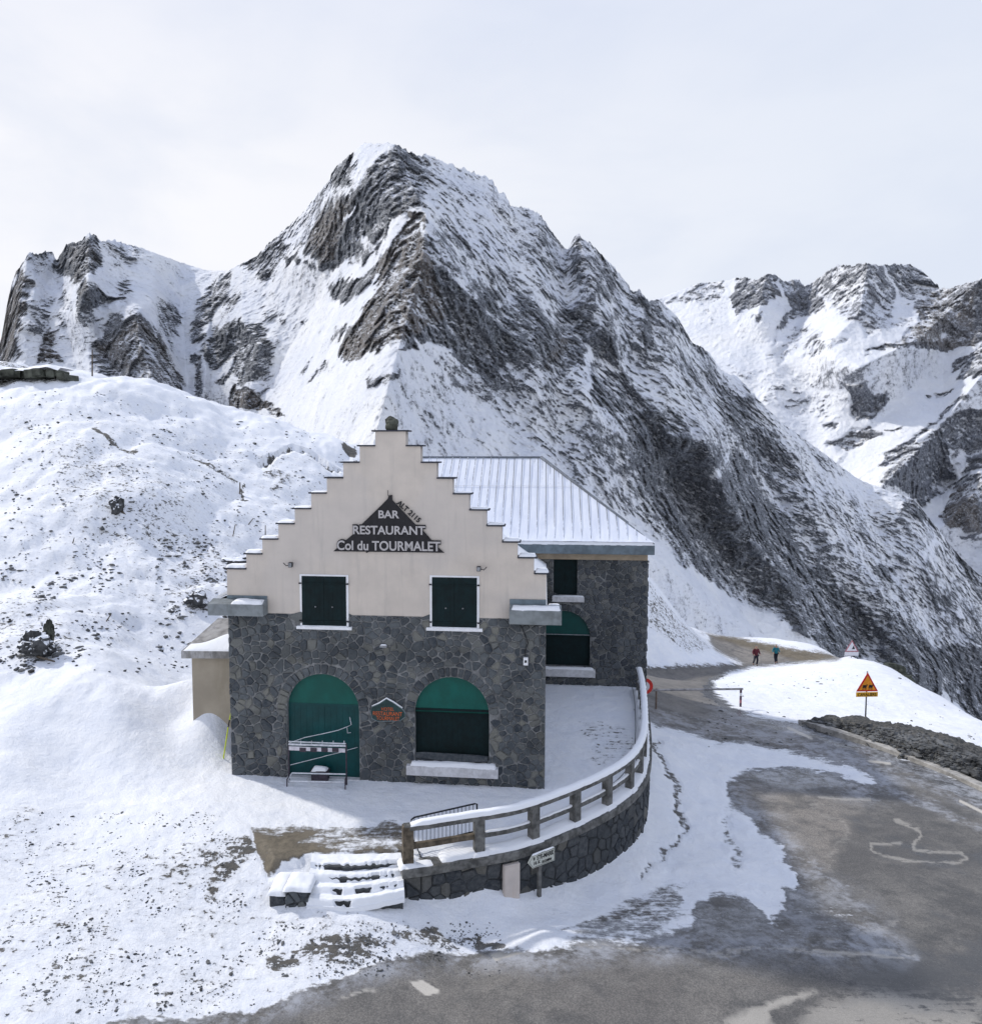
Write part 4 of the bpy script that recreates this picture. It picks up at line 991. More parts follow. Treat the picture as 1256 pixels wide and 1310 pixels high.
# floodlights and cable box
def flood(u, v, side):
    x, z = onplane(u, v); o = MB()
    o.tube([(x, 0, z), (x, -.10, z+.02)], .018); o.box(x-.055, x+.055, -.22, -.10, z-.06, z+.08)
    lo = o.build('floodlight', DARK, B, bevel=.01)
    q = MB(); q.tube([(x, -.06, z), (x+side*.14, -.12, z-.03), (x+side*.22, -.14, z+.06)], .012); q.build('bracket', DARK, lo)
    q = MB(); q.box(x-.045, x+.045, -.228, -.221, z-.045, z+.065); q.build('glass', GREY, lo)
flood(374, 722, -1); flood(613, 727, 1)
x, z = onplane(672.5, 845); q = MB(); q.box(x-.065, x+.065, -.14, -.02, z-.11, z+.11); jb = q.build('cable_box', WHITE, B, bevel=.012)
q = MB(); q.tube([(x-.01, -.06, z+.1), (x-.02, -.045, z+.3), (x+.06, -.04, z+.5), (x-.03, -.04, z+.75), (x-.2, -.04, ZS-.05)], .014); q.build('cable', DARK, jb)
q = MB(); q.box(x-.03, x+.03, -.146, -.138, z-.03, z+.04); q.build('cover', DARK, jb)
x, z = onplane(491, 826); q = MB(); q.box(x-.10, x+.10, -.10, -.0, z-.035, z+.02); vv = q.build('vent', GREY, B)
cushion('snow_cap', x-.1, x+.1, -.1, -.01, z+.02, .03, vv, edge=.04)

# ---- right wing
wz_e = onplane(750, 711.5, WY)[1]; wfr = onplane(750, 716, WY)[1]
WX0 = Wd-.0
wwin = (onplane(708, 738, WY)[0], onplane(738.5, 738, WY)[0], onplane(722, 761.5, WY)[1], onplane(722, 716, WY)[1])
cW = onplane(721, 830, WY)[0]; rW = onplane(754.5, 830, WY)[0]-cW; tW = onplane(722, 781.5, WY)[1]; sW = tW-rW; bW = onplane(722, 852.5, WY)[1]
opW = (cW, rW, sW, bW, True, .30); opw = ((wwin[0]+wwin[1])/2, (wwin[1]-wwin[0])/2, wwin[3]+.3, wwin[2], False, 0)
wing = plate('wing_wall', [(3.0, -1.5), (3.0, wfr), (wwin[0], wfr), (wwin[0], wwin[2]), (wwin[1], wwin[2]), (wwin[1], wfr), (WX1-.01, wfr), (WX1-.01, -1.5)], [arch_pts(cW, rW, sW, bW)], WY+.012, WY+.45, MORTAR, B)
rubble('stonework', Wd-.3, WX1, -1.0, wfr, [opW, opw], lambda s, z, o: (s, WY-o, z), STONE2, wing, 8, dx=.25, dz=.165, ring=.3)
q = MB(); q.box(WX1-.45, WX1-.01, WY+.45, WY+9, -6, wfr); q.box(3.0, WX1-.45, WY+8.6, WY+9, -6, wfr); q.box(3.0, 3.4, WY+.45, WY+8.6, -3, wfr); q.build('wing_side_wall', MORTAR, B)
rubble('side_stonework', WY+.02, WY+9, -5, wfr, [], lambda s, z, o: (WX1+o, s, z), STONE2, wing, 12, dx=.42, dz=.28)
wtop = onplane(750, 706, WY)[1]
q = MB(); q.box(3.0, WX1-.02, WY-.03, WY+.44, wfr+.003, wtop+.05); q.box(WX1-.45, WX1+.0, WY+.44, WY+9, wfr+.003, wtop+.05); q.build('frieze', OCHRE, wing)
OV = .50
fz0 = onplane(750, 709, WY-OV)[1]; fz1 = onplane(750, 697, WY-OV)[1]; xe = onplane(837.5, 702, WY-OV)[0]; xs = 2.2
q = MB(); q.box(xs, xe, WY-OV, WY-OV+.10, fz0, fz1); q.box(xe-.10, xe, WY-OV+.1, WY+9+OV, fz0, fz1); q.box(xs, xe-.1, WY-OV+.1, WY-.03, fz0, fz0+.05)
q.box(WX1+.0, xe-.1, WY-.03, WY+9+OV, fz0, fz0+.05)
gut = q.build('gutter', GUT, B, bevel=.012)
# hipped standing seam roof
HALF = (9+2*OV)/2; ry = WY-OV+HALF
rzv = onplane(640, 587, ry)[1]; rxe = onplane(692, 587, ry)[0]
e0 = (xs, WY-OV+.02, fz1+.03); e1 = (xe-.02, WY-OV+.02, fz1+.03); e2 = (xe-.02, WY+9+OV, fz1+.03); e3 = (xs, WY+9+OV, fz1+.03)
r0 = (onplane(518, 587, ry)[0], ry, rzv); r1 = (rxe, ry, rzv)
def roof_snow(name, quad4, seams_n, parent):
    return None
# front slope as fine mesh with wind-worn snow
nx, ny = 220, 90
S_, T_ = np.meshgrid(np.linspace(0, 1, nx), np.linspace(0, 1, ny), indexing='xy')
XL = xs+(r0[0]-xs)*T_; XRt = e1[0]+(r1[0]-e1[0])*T_
Xr = XL+(XRt-XL)*S_; Yr = e0[1]+(ry-e0[1])*T_; Zr = e0[2]+(rzv-e0[2])*T_
nn = fbm(np.stack([Xr*1.2, Yr*1.2, Xr*0], -1), 4)
Zr = Zr+.05+.02*nn+.05*np.exp(-T_*18)
def roof_mat():
    m, t, b = newmat('seamed_roof_snow'); o = t.obj(); s = t.n.new('ShaderNodeSeparateXYZ'); t.l.new(o, s.inputs[0])
    top = t.sst(s.outputs[2], fz1+1.2, rzv); fr = t.math('FRACT', t.math('DIVIDE', s.outputs[0], .36))
    n = t.noise(t.map(o, (3, .5, .5)), 1.3, 8, .65); n2 = t.noise(o, 5, 8, .7)
    near = t.sst(t.math('ABSOLUTE', t.math('SUBTRACT', fr, .08)), .0, .22, 1, 0)
    right = t.sst(s.outputs[0], Wd-2.6, Wd+1.5)
    f = t.math('ADD', t.math('MULTIPLY', near, t.math('MULTIPLY', top, right)), t.math('MULTIPLY', t.math('SUBTRACT', t.math('ADD', n, t.math('MULTIPLY', n2, .5)), .75), 1.2))
    mask = t.sst(f, .42, .62)
    c = t.mix(t.math('MULTIPLY', mask, .75), t.mix(t.sst(n, .3, .7), (.66, .70, .80), (.78, .81, .88)), (.26, .29, .34))
    t.set(b.inputs['Base Color'], c); b.inputs['Roughness'].default_value = .7
    t.set(b.inputs['Normal'], t.bump(n2, .3, .04)); return m
RM = roof_mat()
def rib_mat():
    m, t, b = newmat('frosted_seam'); o = t.obj(); s = t.n.new('ShaderNodeSeparateXYZ'); t.l.new(o, s.inputs[0])
    f = t.math('MULTIPLY', t.sst(s.outputs[2], fz1+.2, rzv-1.2, .42, 1.1), t.sst(s.outputs[0], Wd-3.5, Wd+.0, .5, 1)); n = t.noise(o, 4, 8, .7)
    k = t.sst(t.math('ADD', f, t.math('MULTIPLY', t.math('SUBTRACT', n, .5), 1.6)), .30, .75)
    t.set(b.inputs['Base Color'], t.mix(k, (.66, .70, .78), (.085, .10, .125))); b.inputs['Roughness'].default_value = .6; return m
wr = grid_mesh('wing_roof', np.stack([Xr, Yr, Zr], -1), RM, parent=B)
q = MB(); zb_ = .0
q.add([e1, e2, (r1[0], ry, rzv)], [(0, 1, 2)]); q.add([e2, e3, (r0[0], ry, rzv), (r1[0], ry, rzv)], [(0, 1, 2, 3)]); q.add([e0, e1, (r1[0], ry, rzv), (r0[0], ry, rzv)], [(0, 1, 2, 3)]); q.add([e3, e0, (r0[0], ry, rzv)], [(0, 1, 2)])
q.build('roof_deck', ROOFS, B)
sm = MB(); x = r0[0]+.1
slope_v = Vector((0, ry-e0[1], rzv-e0[2]))
while x < xe-.1:
    # upper end on ridge or hip
    tmax = 1.0 if x < r1[0] else (e1[0]-x)/(e1[0]-r1[0])
    if tmax > .03:
        p0 = Vector((x, e0[1]+slope_v.y*.015, e0[2]+slope_v.z*.015+.075)); p1 = Vector((x, e0[1]+slope_v.y*tmax*.995, e0[2]+slope_v.z*tmax*.995+.085+.03*(tmax)))
        sm.tube([p0, p0.lerp(p1, .5), p1], .010, 4, .015)
    x += .36
sm.build('seams', rib_mat(), wr)
hp = MB(); hp.tube([Vector(r0)+Vector((0, 0, .07)), Vector(r1)+Vector((0, 0, .07))], .06, 6); hp.tube([Vector(r1)+Vector((0, 0, .07)), Vector(r1).lerp(Vector(e1), .55)+Vector((0, 0, .07)), Vector(e1)+Vector((0, 0, .03))], .085, 6, .02)
hp.tube([Vector(r1)+Vector((0, 0, .05)), Vector(e2)], .06, 6); hp.build('ridge_flashing', SEAM, wr)
xm = xs+1.5; q = MB(); q.tube([(xm, e0[1]+slope_v.y*.62, e0[2]+slope_v.z*.62+.10), (e1[0]+(r1[0]-e1[0])*.62-.2, e0[1]+slope_v.y*.62, e0[2]+slope_v.z*.62+.10)], .012, 5); q.build('snow_guard', WHITE, wr)
cushion('snow_cap', xs+.02, xe-.01, WY-OV+.0, WY-OV+.35, fz1, .14, gut, seed=4, edge=.10, lump=.3)
# wing openings
q = MB(); q.box(wwin[0], wwin[1], WY+.14, WY+.2, wwin[2], wfr-.003); q.box((wwin[0]+wwin[1])/2-.01, (wwin[0]+wwin[1])/2+.01, WY+.125, WY+.14, wwin[2], wfr-.01)
ww = q.build('window', SHUT, B)
a, b, c, e = onplane(706, 765, WY)[0], onplane(747, 765, WY)[0], onplane(722, 769.5, WY)[1], onplane(722, 763, WY)[1]
q = MB(); q.box(a, b, WY-.14, WY+.13, c, e); so_ = q.build('sill', SILLC, ww, bevel=.01); cushion('snow_cap', a, b, WY-.13, WY+.1, e, .05, so_, seed=2)
zs3 = onplane(720, 812, WY)[1]
wd = plate('window', [(cW-rW-.02, bW), (cW-rW-.02, zs3), (cW+rW+.02, zs3), (cW+rW+.02, bW)], [], WY+.20, WY+.26, SHUT, B)
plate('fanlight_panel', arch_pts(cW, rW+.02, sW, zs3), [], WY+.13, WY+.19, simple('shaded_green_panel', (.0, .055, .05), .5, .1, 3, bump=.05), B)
q = MB(); q.box(cW-rW, cW+rW, WY+.08, WY+.2, zs3-.03, zs3); q.build('transom', GREY, wd)
a, b = onplane(690, 858, WY)[0], onplane(761, 858, WY)[0]; c, e = onplane(722, 864.5, WY)[1], onplane(722, 855, WY)[1]
q = MB(); q.box(a, b, WY-.20, WY+.19, c, e); so_ = q.build('sill', SILLC, wd, bevel=.01); cushion('snow_cap', a+.05, b-.05, WY-.19, WY+.12, e, .07, so_, seed=12)

# stone lump and twig on the gable top
px_, pz_ = onplane(500, 551)
p = loc2w(px_, .19, ZZ[0]+.045)
tag(rock_mesh('boulder', ROCKM, p+Vector((0, 0, .17)), (.20, .18, .21), 4, sub=3, rough=.22), 'mossy green stone set on the topmost step of the gable', 'stone')

# ---- annexe on the left
hx = .35
def quadobj(nm, pts, faces, m, parent, bevel=0): return MB().add(pts, faces).build(nm, m, parent, bevel=bevel)
AN = empty('annexe', loc2w(0, 3.0, 0), ANG, 'small stained beige outbuilding with sloping snow covered slab roof beside the stone wall', 'outbuilding')
dN = 1.8
ax0 = onplane(246, 870, dN)[0]; az = onplane(246, 842, dN)[1]
q = MB(); q.box(ax0, -.03, dN-3, dN-3+2.1, -1, az+.02); q.build('wall', ANNEX, AN)
ex0 = onplane(232, 840, dN-.25)[0]; ezb = onplane(250, 843, dN-.25)[1]; ezt = onplane(250, 833.5, dN-.25)[1]
pk = onplane(297, 789, dN+1.6); pl = onplane(279, 791, dN+1.6)
yo = -3.0
rf_ = MB().add([(ex0, dN-.25+yo, ezb), (-.03, dN-.25+yo, ezb+.06), (-.03, dN-.25+yo, ezt+.04), (ex0, dN-.25+yo, ezt), (pl[0], dN+1.6+yo, pl[1]), (-.03, dN+1.6+yo, pk[1]), (-.03, dN+2.2+yo, ezb), (ex0, dN+2.2+yo, ezb)],
    [(0, 1, 2, 3), (3, 2, 5, 4), (0, 3, 4, 7), (4, 5, 6, 7), (0, 7, 6, 1), (1, 6, 5, 2)]).build('roof', simple('thawing_slab', (.30, .29, .28), .85, .25, 4, bump=.5, bd=.03, snow=False, grime=(.62, .62, .66)), AN)
# snow patch lying on the lower slope
def on_slope(s, t):  # s along x, t up slope
    a = Vector((ex0, dN-.25+yo, ezt)).lerp(Vector((-.03, dN-.25+yo, ezt+.04)), s); b = Vector((pl[0], dN+1.6+yo, pl[1])).lerp(Vector((-.03, dN+1.6+yo, pk[1])), s)
    return a.lerp(b, t)
Vs = np.zeros((14, 40, 3))
for j in range(14):
    for i in range(40):
        s = .02+i/39*.96; hgt = (.22+.30*exp(-((s-.50)/.2)**2))*(1-.8*max(0, (s-.62)/.38))
        t_ = j/13*hgt; P_ = on_slope(s, t_); nrm = Vector((0, -.6, .8))
        k = sin(pi*min(1, max(0, j/13)))**.5*sin(pi*min(1, max(0, i/39)))**.4
        Vs[j, i] = P_+nrm*(.06*k-.004)
grid_mesh('snow_patch', Vs, SNOW, parent=rf_)
for o in list(AN.children):
    if o.name.startswith('wall'):
        for v in o.data.vertices: v.co.y += 0
AN.location = loc2w(0, 3.0, 0)
# wall box was given in facade depth dN-3..: keep both relative to the empty
# ------------------------------------------------------------------ signs on the facade
def P3D(x, y, z): return loc2w(x, y, z)
sg = empty('sign', P3D(onplane(498, 707)[0], 0, onplane(498, 707)[1]), ANG, 'black triangular mountain shaped sign reading BAR RESTAURANT Col du TOURMALET on the gable', 'sign')
x0, x1 = onplane(429, 707)[0], onplane(567, 708)[0]; xm = onplane(498, 707)[0]; zb = onplane(498, 708)[1]; zt = onplane(498, 639)[1]
bl = onplane(429.5, 707)
def sl(u, v): a = onplane(u, v); return (a[0]-xm, a[1]-zb)
S2 = lambda pts: [sl(*p) for p in crop(pts, 400, 620, 6.28)]
board = plate('board', S2([(170, 540), (260, 460), (330, 400), (400, 320), (560, 165), (606, 118), (612, 92), (640, 88), (642, 130), (700, 190), (820, 318), (905, 392), (960, 455), (1000, 500), (1058, 552)]), [], -.05, -.02, BLACK, sg)
def wtext(txt, u0, u1, v0, v1, m, parent, y=-.056, bold=.006, name='lettering', base=(0, 0)):
    a = onplane(u0, v1); b = onplane(u1, v0); capz = b[1]-a[1]; size = capz/.70
    o = text_mesh(name, txt, size, m, parent, (0, 0, 0), (pi/2, 0, 0), .008, bold, 'LEFT', width=b[0]-a[0])
    xs = min(v.co.x for v in o.data.vertices)
    o.location = (a[0]-xs-base[0], y, a[1]-base[1]); return o
def c6(x, y): return 400+x/6.28, 620+y/6.28
# dark backing letters make the outline where words run past the triangle
for txt, xa_, xb_, ya, yb in (('BAR', 532, 698, 214, 272), ('RESTAURANT', 328, 906, 340, 400), ('Col du TOURMALET', 200, 1028, 464, 526)):
    u0, v0 = c6(xa_, ya); u1, v1 = c6(xb_, yb)
    wtext(txt, u0-.6, u1+.6, v0, v1, BLACK, sg, -.048, .045, 'letter_backing', (xm, zb))
    wtext(txt, u0, u1, v0, v1, LETTER, sg, -.064, .008, 'lettering', (xm, zb))
a = sl(*c6(662, 160)); b = sl(*c6(838, 318)); ang = math.atan2(b[1]-a[1], b[0]-a[0]); L = sqrt((b[0]-a[0])**2+(b[1]-a[1])**2)
to = text_mesh('lettering', 'ALT 2115', .20, BLACK, sg, (0, 0, 0), (pi/2, 0, 0), .02, .007, 'LEFT', width=L)
to.location = (a[0]+.05, -.05, a[1]+.01); to.rotation_euler = (Matrix.Rotation(-ang, 4, 'Y') @ Matrix.Rotation(pi/2, 4, 'X')).to_euler()
q = MB(); q.tube([(sl(*c6(607, 95))[0], -.03, sl(*c6(607, 95))[1]), (sl(*c6(605, 50))[0], -.03, sl(*c6(605, 50))[1])], .008, 5); q.build('rod', DARK, sg)
# small hexagonal wall sign
hc = onplane(496.5, 908); hs = empty('sign', P3D(hc[0], 0, hc[1]), ANG, 'small dark green plaque with orange lettering between the two ground floor arches', 'sign')
C5 = lambda x, y: onplane(355+x/6.978, 880+y/6.978)
hp_ = [(C5(*p)[0]-hc[0], C5(*p)[1]-hc[1]) for p in [(835, 200), (850, 160), (920, 130), (978, 90), (1040, 125), (1120, 180), (1146, 215), (1145, 250), (1100, 285), (900, 290), (850, 265)]]
hb_ = plate('board', hp_, [], -.10, -.06, simple('dark_sign_green', (.02, .05, .05), .5, .2, 8, bump=.05), hs)
rim = MB(); rim.tube([(x_, -.10, z_) for x_, z_ in hp_+hp_[:1]], .012, 5); rim.build('rim', simple('sign_rim', (.18, .22, .24), .6), hs)
ORG = simple('orange_letters', (.62, .13, .035), .6, .15, 20, bump=0)
for txt, xa_, xb_, ya, yb in (('HOTEL', 935, 1045, 168, 192), ('RESTAURANT', 860, 1118, 208, 234), ('TOURMALET', 890, 1095, 250, 275)):
    wtext(txt, 355+xa_/6.978, 355+xb_/6.978, 880+ya/6.978, 880+yb/6.978, ORG, hs, -.105, .0, 'lettering', hc)
q = []
tp = [(850, 165), (920, 132), (978, 93), (1040, 128), (1118, 182)]
mb = MB(); mb.tube([(C5(*p)[0]-hc[0], -.075, C5(*p)[1]-hc[1]+.02) for p in tp], .03, 6); mb.build('snow_cap', SNOW, hs, smooth=True)

# ------------------------------------------------------------------ ski rack with bits of rope at the door
R5 = lambda x, y: onplane(355+x/6.978, 880+y/6.978, -.32)
rk0 = R5(105, 850); rk = empty('ski_rack', P3D(rk0[0], -.32, 0), ANG, 'frosted metal ski rack standing in the snow before the left green door', 'ski rack')
def rp(x, y, d=0): a = R5(x, y); return Vector((a[0]-rk0[0], d, a[1]))
PURP = simple('rack_plum_metal', (.05, .04, .055), .5, .2, 10, bump=.1); FROST = simple('frosted_metal', (.62, .64, .68), .7, .15, 12, bump=.3)
for xx in (100, 612):
    m_ = MB(); m_.tube([rp(xx, 500), rp(xx+3, 700), rp(xx+8, 860, -.05)], .024, 7); m_.tube([rp(xx+20, 770, -.35), rp(xx+20, 850 if xx < 300 else 885, -.35)], .02, 6); m_.tube([rp(xx+8, 780), rp(xx+20, 775, -.35)], .018, 6); m_.build('leg', PURP, rk)
m_ = MB(); m_.tube([rp(100, 505), rp(610, 520)], .03, 7); m_.tube([rp(100, 480), rp(610, 500)], .018, 6); 
for k in range(6): m_.tube([rp(110+k*97, 505), rp(110+k*97, 474)], .012, 5)
m_.build('top_bar', FROST, rk)
m_ = MB(); a = rp(105, 520); b = rp(605, 575); m_.box(a.x, b.x, -.035, -.015, b.z, a.z); bd = m_.build('board', simple('frosted_board', (.60, .58, .63), .7, .1, 9), rk)
for k in range(4):
    a = rp(200+k*97, 530); b = rp(258+k*97, 570); m_ = MB(); m_.box(a.x, b.x, -.045, -.036, b.z, a.z); m_.build('hole_plate', PURP, bd)
m_ = MB(); m_.tube([rp(130, 760, -.02), rp(610, 770, -.02)], .022, 6); m_.tube([rp(118, 795, -.3), rp(625, 805, -.3)], .022, 6); m_.tube([rp(118, 795, -.3), rp(130, 760, -.02)], .018, 6); m_.build('lower_bar', FROST, rk)
W5 = lambda x, y, d: loc2w(*(lambda a: (a[0], d, a[1]))(onplane(355+x/6.978, 880+y/6.978, d)))
rp_ = MB(); rp_.tube([W5(100, 495, -.32), W5(200, 460, -.25), W5(240, 445, -.2), W5(400, 412, -.1), W5(540, 380, -.05), W5(630, 345, .05), W5(658, 330, .1), W5(645, 262, .12)], .013, 5); rp_.tube([W5(658, 330, .1), W5(620, 350, .1), W5(625, 405, .1), W5(655, 400, .1)], .010, 5)
tag(rp_.build('rope', FROST, smooth=True), 'upper frosted rope stretched across the left green door', 'rope')
rp_ = MB(); rp_.tube([W5(115, 690, -.2), W5(200, 668, -.1), W5(385, 622, 0), W5(440, 606, .0), W5(560, 578, .05), W5(640, 552, .1), W5(715, 532, .14)], .011, 5)
tag(rp_.build('rope', FROST, smooth=True), 'lower frosted rope running behind the ski rack board', 'rope')
bx = empty('crate', W5(382, 790, -.12), ANG, 'small dark crate topped with snow against the left green door', 'crate')
m_ = MB(); m_.box(-.24, .24, -.12, .12, -.1, .16); m_.box(-.27, .27, -.14, .14, .16, .2); m_.build('body', PURP, bx, bevel=.01)
cushion('snow_cap', -.22, .22, -.13, .12, .2, .1, bx, seed=4, edge=.14)
# marker pole
a = PZ(283.5, 972, 0.15); b = PR(297, 905, a.y+.25)
YEL = simple('fluorescent_yellow', (.62, .72, .02), .5, .05, 8, bump=0)
mp = empty('marker_pole', a, 0, 'thin fluorescent yellow pole with a black band leaning against the left wall corner', 'pole')
d_ = b-a
m_ = MB(); m_.tube([(0, 0, -.3), d_*.62], .019, 7); m_.tube([d_*.76, d_], .019, 7); m_.build('pole', YEL, mp)
m_ = MB(); m_.tube([d_*.62, d_*.76], .020, 7); m_.build('band', DARK, mp)

# ------------------------------------------------------------------ retaining wall
arc = [0]
for i in range(1, len(WALL)): arc.append(arc[-1]+(WALL[i]-WALL[i-1]).length)
LW = arc[-1]
def wp(s):
    s = min(max(s, 0), LW-1e-4); i = max(k for k in range(len(arc)-1) if arc[k] <= s); t_ = (s-arc[i])/(arc[i+1]-arc[i]); return WALL[i].lerp(WALL[i+1], t_)
def wtan(s): a = wp(max(0, s-.25)); b = wp(min(LW-.01, s+.25)); d = b-a; d.z = 0; return d.normalized()
RW = empty('retaining_wall', WALL[0], 0, 'curved dark stone retaining wall with concrete coping holding up the snowy terrace', 'wall')
o0 = WALL[0]
N_ = 70; path = [wp(LW*i/(N_-1)) for i in range(N_)]
rel = [Vector((p.x-o0.x, p.y-o0.y, 0)) for p in path]
MORTD = simple('dark_joint', (.06, .065, .07), .95, .3, 6, bump=.5, bd=.03)
mb = MB(); mb.sweep(rel, [(.05, -3.0), (.05, -.12), (.45, -.12), (.45, -3.0)]); 
# end return beside the steps
mb.build('core', MORTD, RW)
def wfn(s, z, o):
    p = wp(s); t_ = wtan(s); n = Vector((t_.y, -t_.x, 0)); q = p-n*.04+n*o; return Vector((q.x-o0.x, q.y-o0.y, z))
STONE3 = stone_mat('wet_wall_stone', (.022, .028, .036), (.05, .056, .062), (.12, .115, .10))
rubble('stonework', .02, LW-.05, -1.75, -.17, [], wfn, STONE3, RW, 31, dx=.33, dz=.26, proud=.035)
t0 = wtan(0); n0 = Vector((-t0.y, t0.x, 0))
rubble('end_stonework', 0, .45, -.9, -.17, [], lambda s, z, o: n0*s-t0*(o-.02)+Vector((0, 0, z)), STONE3, RW, 5, dx=.22, dz=.22)
relc = [rel[0]-t0*.05]+rel
mb = MB(); mb.sweep(relc, [(-.05, -.17), (-.05, .035), (.45, .035), (.45, -.17)]); cop = mb.build('coping', CONC, RW, bevel=.02)
# snow on the coping, starting a little after the first post
def ribbon(name, s0, s1, off0, off1, z, h, parent, base, seed=0, mat=None, lump=.3, taper=.1):
    n = int((s1-s0)/.06)+2; m = 9; V = np.zeros((m, n, 3))
    ss = np.linspace(s0, s1, n); k = np.arange(n)
    nn = fbm(np.stack([ss*1.4+seed, ss*0, ss*0+seed], -1), 4); n2 = fbm(np.stack([ss*4+seed, ss*0+3, ss*0+seed], -1), 3)
    for i, s in enumerate(ss):
        p = wp(s)
        t_ = wtan(s); q = Vector((-t_.y, t_.x, 0)); e = min(1, min(s-s0, s1-s)/taper+.02)
        for j in range(m):
            f = j/(m-1); pr = sqrt(max(0, 1-abs(2*f-1)**3.2))
            o_ = off0+(off1-off0)*f+(n2[i]*.03 if j in (0, 1, m-2, m-1) else 0)
            zz = z+h*pr*e*(1+lump*nn[i])
            if j in (0, m-1): zz = z-.012
            w_ = p+q*o_; V[j, i] = (w_.x-base.x, w_.y-base.y, zz-base.z)
    return grid_mesh(name, V, mat or SNOW, parent=parent)
Oz = Vector((o0.x, o0.y, 0))
RW.location = Oz
ribbon('snow_cap', .9, LW, .02, .47, .03, .10, cop, Oz, seed=2)
ribbon('snow_cap', -.0, .7, -.02, .30, .03, .05, cop, Oz, seed=5)
# ------------------------------------------------------------------ railing
def near_s(P_): 
    return min((( wp(LW*i/400)-P_).length, LW*i/400) for i in range(401))[1]
feet = [(529, 1104), (612, 1093), (680, 1074), (733, 1053.5), (774, 1032), (802, 1011), (817, 992), (825, 971)]
ps = []
for u, v in feet:
    ps.append(near_s(PZ(u, v-1, .035)))
ps[0] = .12
while ps[-1]+1.15 < LW-.2: ps.append(ps[-1]+1.15)
RLo = Vector((wp(ps[0]).x, wp(ps[0]).y, 0))
RL = empty('railing', RLo, 0, 'curved concrete post railing capped with snow along the terrace wall', 'railing')
inn = .20; HT = .92
for k, s in enumerate(ps):
    p = wp(s); t_ = wtan(s); n = Vector((-t_.y, t_.x, 0)); c = p+n*inn; ang = math.atan2(t_.y, t_.x)
    M_t = Matrix.Translation(Vector((c.x-RLo.x, c.y-RLo.y, 0))) @ Matrix.Rotation(ang, 4, 'Z')
    m_ = MB(); m_.box(-.125, .125, -.10, .10, .03, HT+(.06 if k == 0 else .0), M_t); po = m_.build('post', CONCB if k == 0 else CONC, RL, bevel=.02)
    cushion('snow_drift', -.22, .22, -.2, .25, .03, .09, po, seed=k, M=M_t, edge=.2)
nP = 90
def rel_path(s0, s1, off, n=nP):
    out = []
    for i in range(n):
        s = s0+(s1-s0)*i/(n-1); p = wp(s); t_ = wtan(s); q = p+Vector((-t_.y, t_.x, 0))*off; out.append(Vector((q.x-RLo.x, q.y-RLo.y, 0)))
    return out
m_ = MB(); m_.sweep(rel_path(-.0+ps[0]-.1, LW, inn), [(-.10, HT-.06), (-.10, HT+.075), (.10, HT+.075), (.10, HT-.06)]); tr = m_.build('top_rail', CONC, RL, bevel=.018)
ribbon('snow_cap', ps[0]+.05, LW, inn-.115, inn+.115, HT+.07, .09, tr, RLo, seed=11, lump=.45, taper=.3)
m_ = MB(); m_.sweep(rel_path(ps[0]+.1, ps[1], inn, 12), [(-.05, HT*.44), (-.05, HT*.44+.13), (.06, HT*.44+.13), (.06, HT*.44)]); m_.build('mid_rail', CONCB, RL, bevel=.012)
m_ = MB(); m_.sweep(rel_path(ps[1], LW, inn), [(-.04, HT*.44), (-.04, HT*.44+.11), (.05, HT*.44+.11), (.05, HT*.44)]); mr_ = m_.build('mid_rail', CONC, RL, bevel=.012)
ribbon('snow_cap', ps[1]+.15, LW, inn-.03, inn+.07, HT*.44+.105, .04, mr_, RLo, seed=21)
m_ = MB(); m_.tube([Vector((p.x, p.y, .33)) for p in rel_path(ps[1], LW, inn+.28, 60)], .012, 5); m_.build('cable', DARK, RL)
# crowd barrier behind the railing
ba = PZ(525, 1092, 0.03); bb = PZ(610, 1071, .03); bd_ = (bb-ba); Lb = bd_.length; angb = math.atan2(bd_.y, bd_.x)
CB = empty('crowd_barrier', ba, angb, 'grey steel crowd barrier standing behind the left end of the terrace railing', 'barrier')
hb2 = .86
m_ = MB(); fr = [(0, 0, .05), (0, 0, hb2-.12), (.03, 0, hb2-.04), (.1, 0, hb2), (Lb-.06, 0, hb2), (Lb, 0, hb2-.02), (Lb, 0, .05)]
m_.tube(fr, .021, 8); m_.tube([(0, 0, .16), (Lb, 0, .16)], .016, 6); m_.build('frame', DARK, CB, smooth=True)
m_ = MB()
for k in range(1, 17): m_.tube([(Lb*k/17, 0, .16), (Lb*k/17, 0, hb2)], .008, 5)
m_.build('bars', DARK, CB)
for xx in (.15, Lb-.15):
    m_ = MB(); m_.tube([(xx, -.28, 0), (xx, 0, .16), (xx, .28, 0)], .016, 6); m_.build('foot', DARK, CB)
# beige cabinet panel on the wall
s_ = near_s(PZ(651, 1091, 0)); p = wp(s_); t_ = wtan(s_)
uc = empty('utility_box', Vector((p.x, p.y, -1.1)), math.atan2(t_.y, t_.x), 'narrow pale beige box set against the retaining wall left of the direction sign', 'box')
BEI = simple('pale_beige_paint', (.56, .50, .46), .6, .05, 3, bump=.05, grime=(.45, .36, .28))
m_ = MB(); m_.box(-.21, .21, -.09, .02, -.3, .86); m_.build('body', BEI, uc, bevel=.012)
m_ = MB(); m_.box(-.19, .19, -.098, -.091, .0, .83); m_.build('door', BEI, uc, bevel=.003)
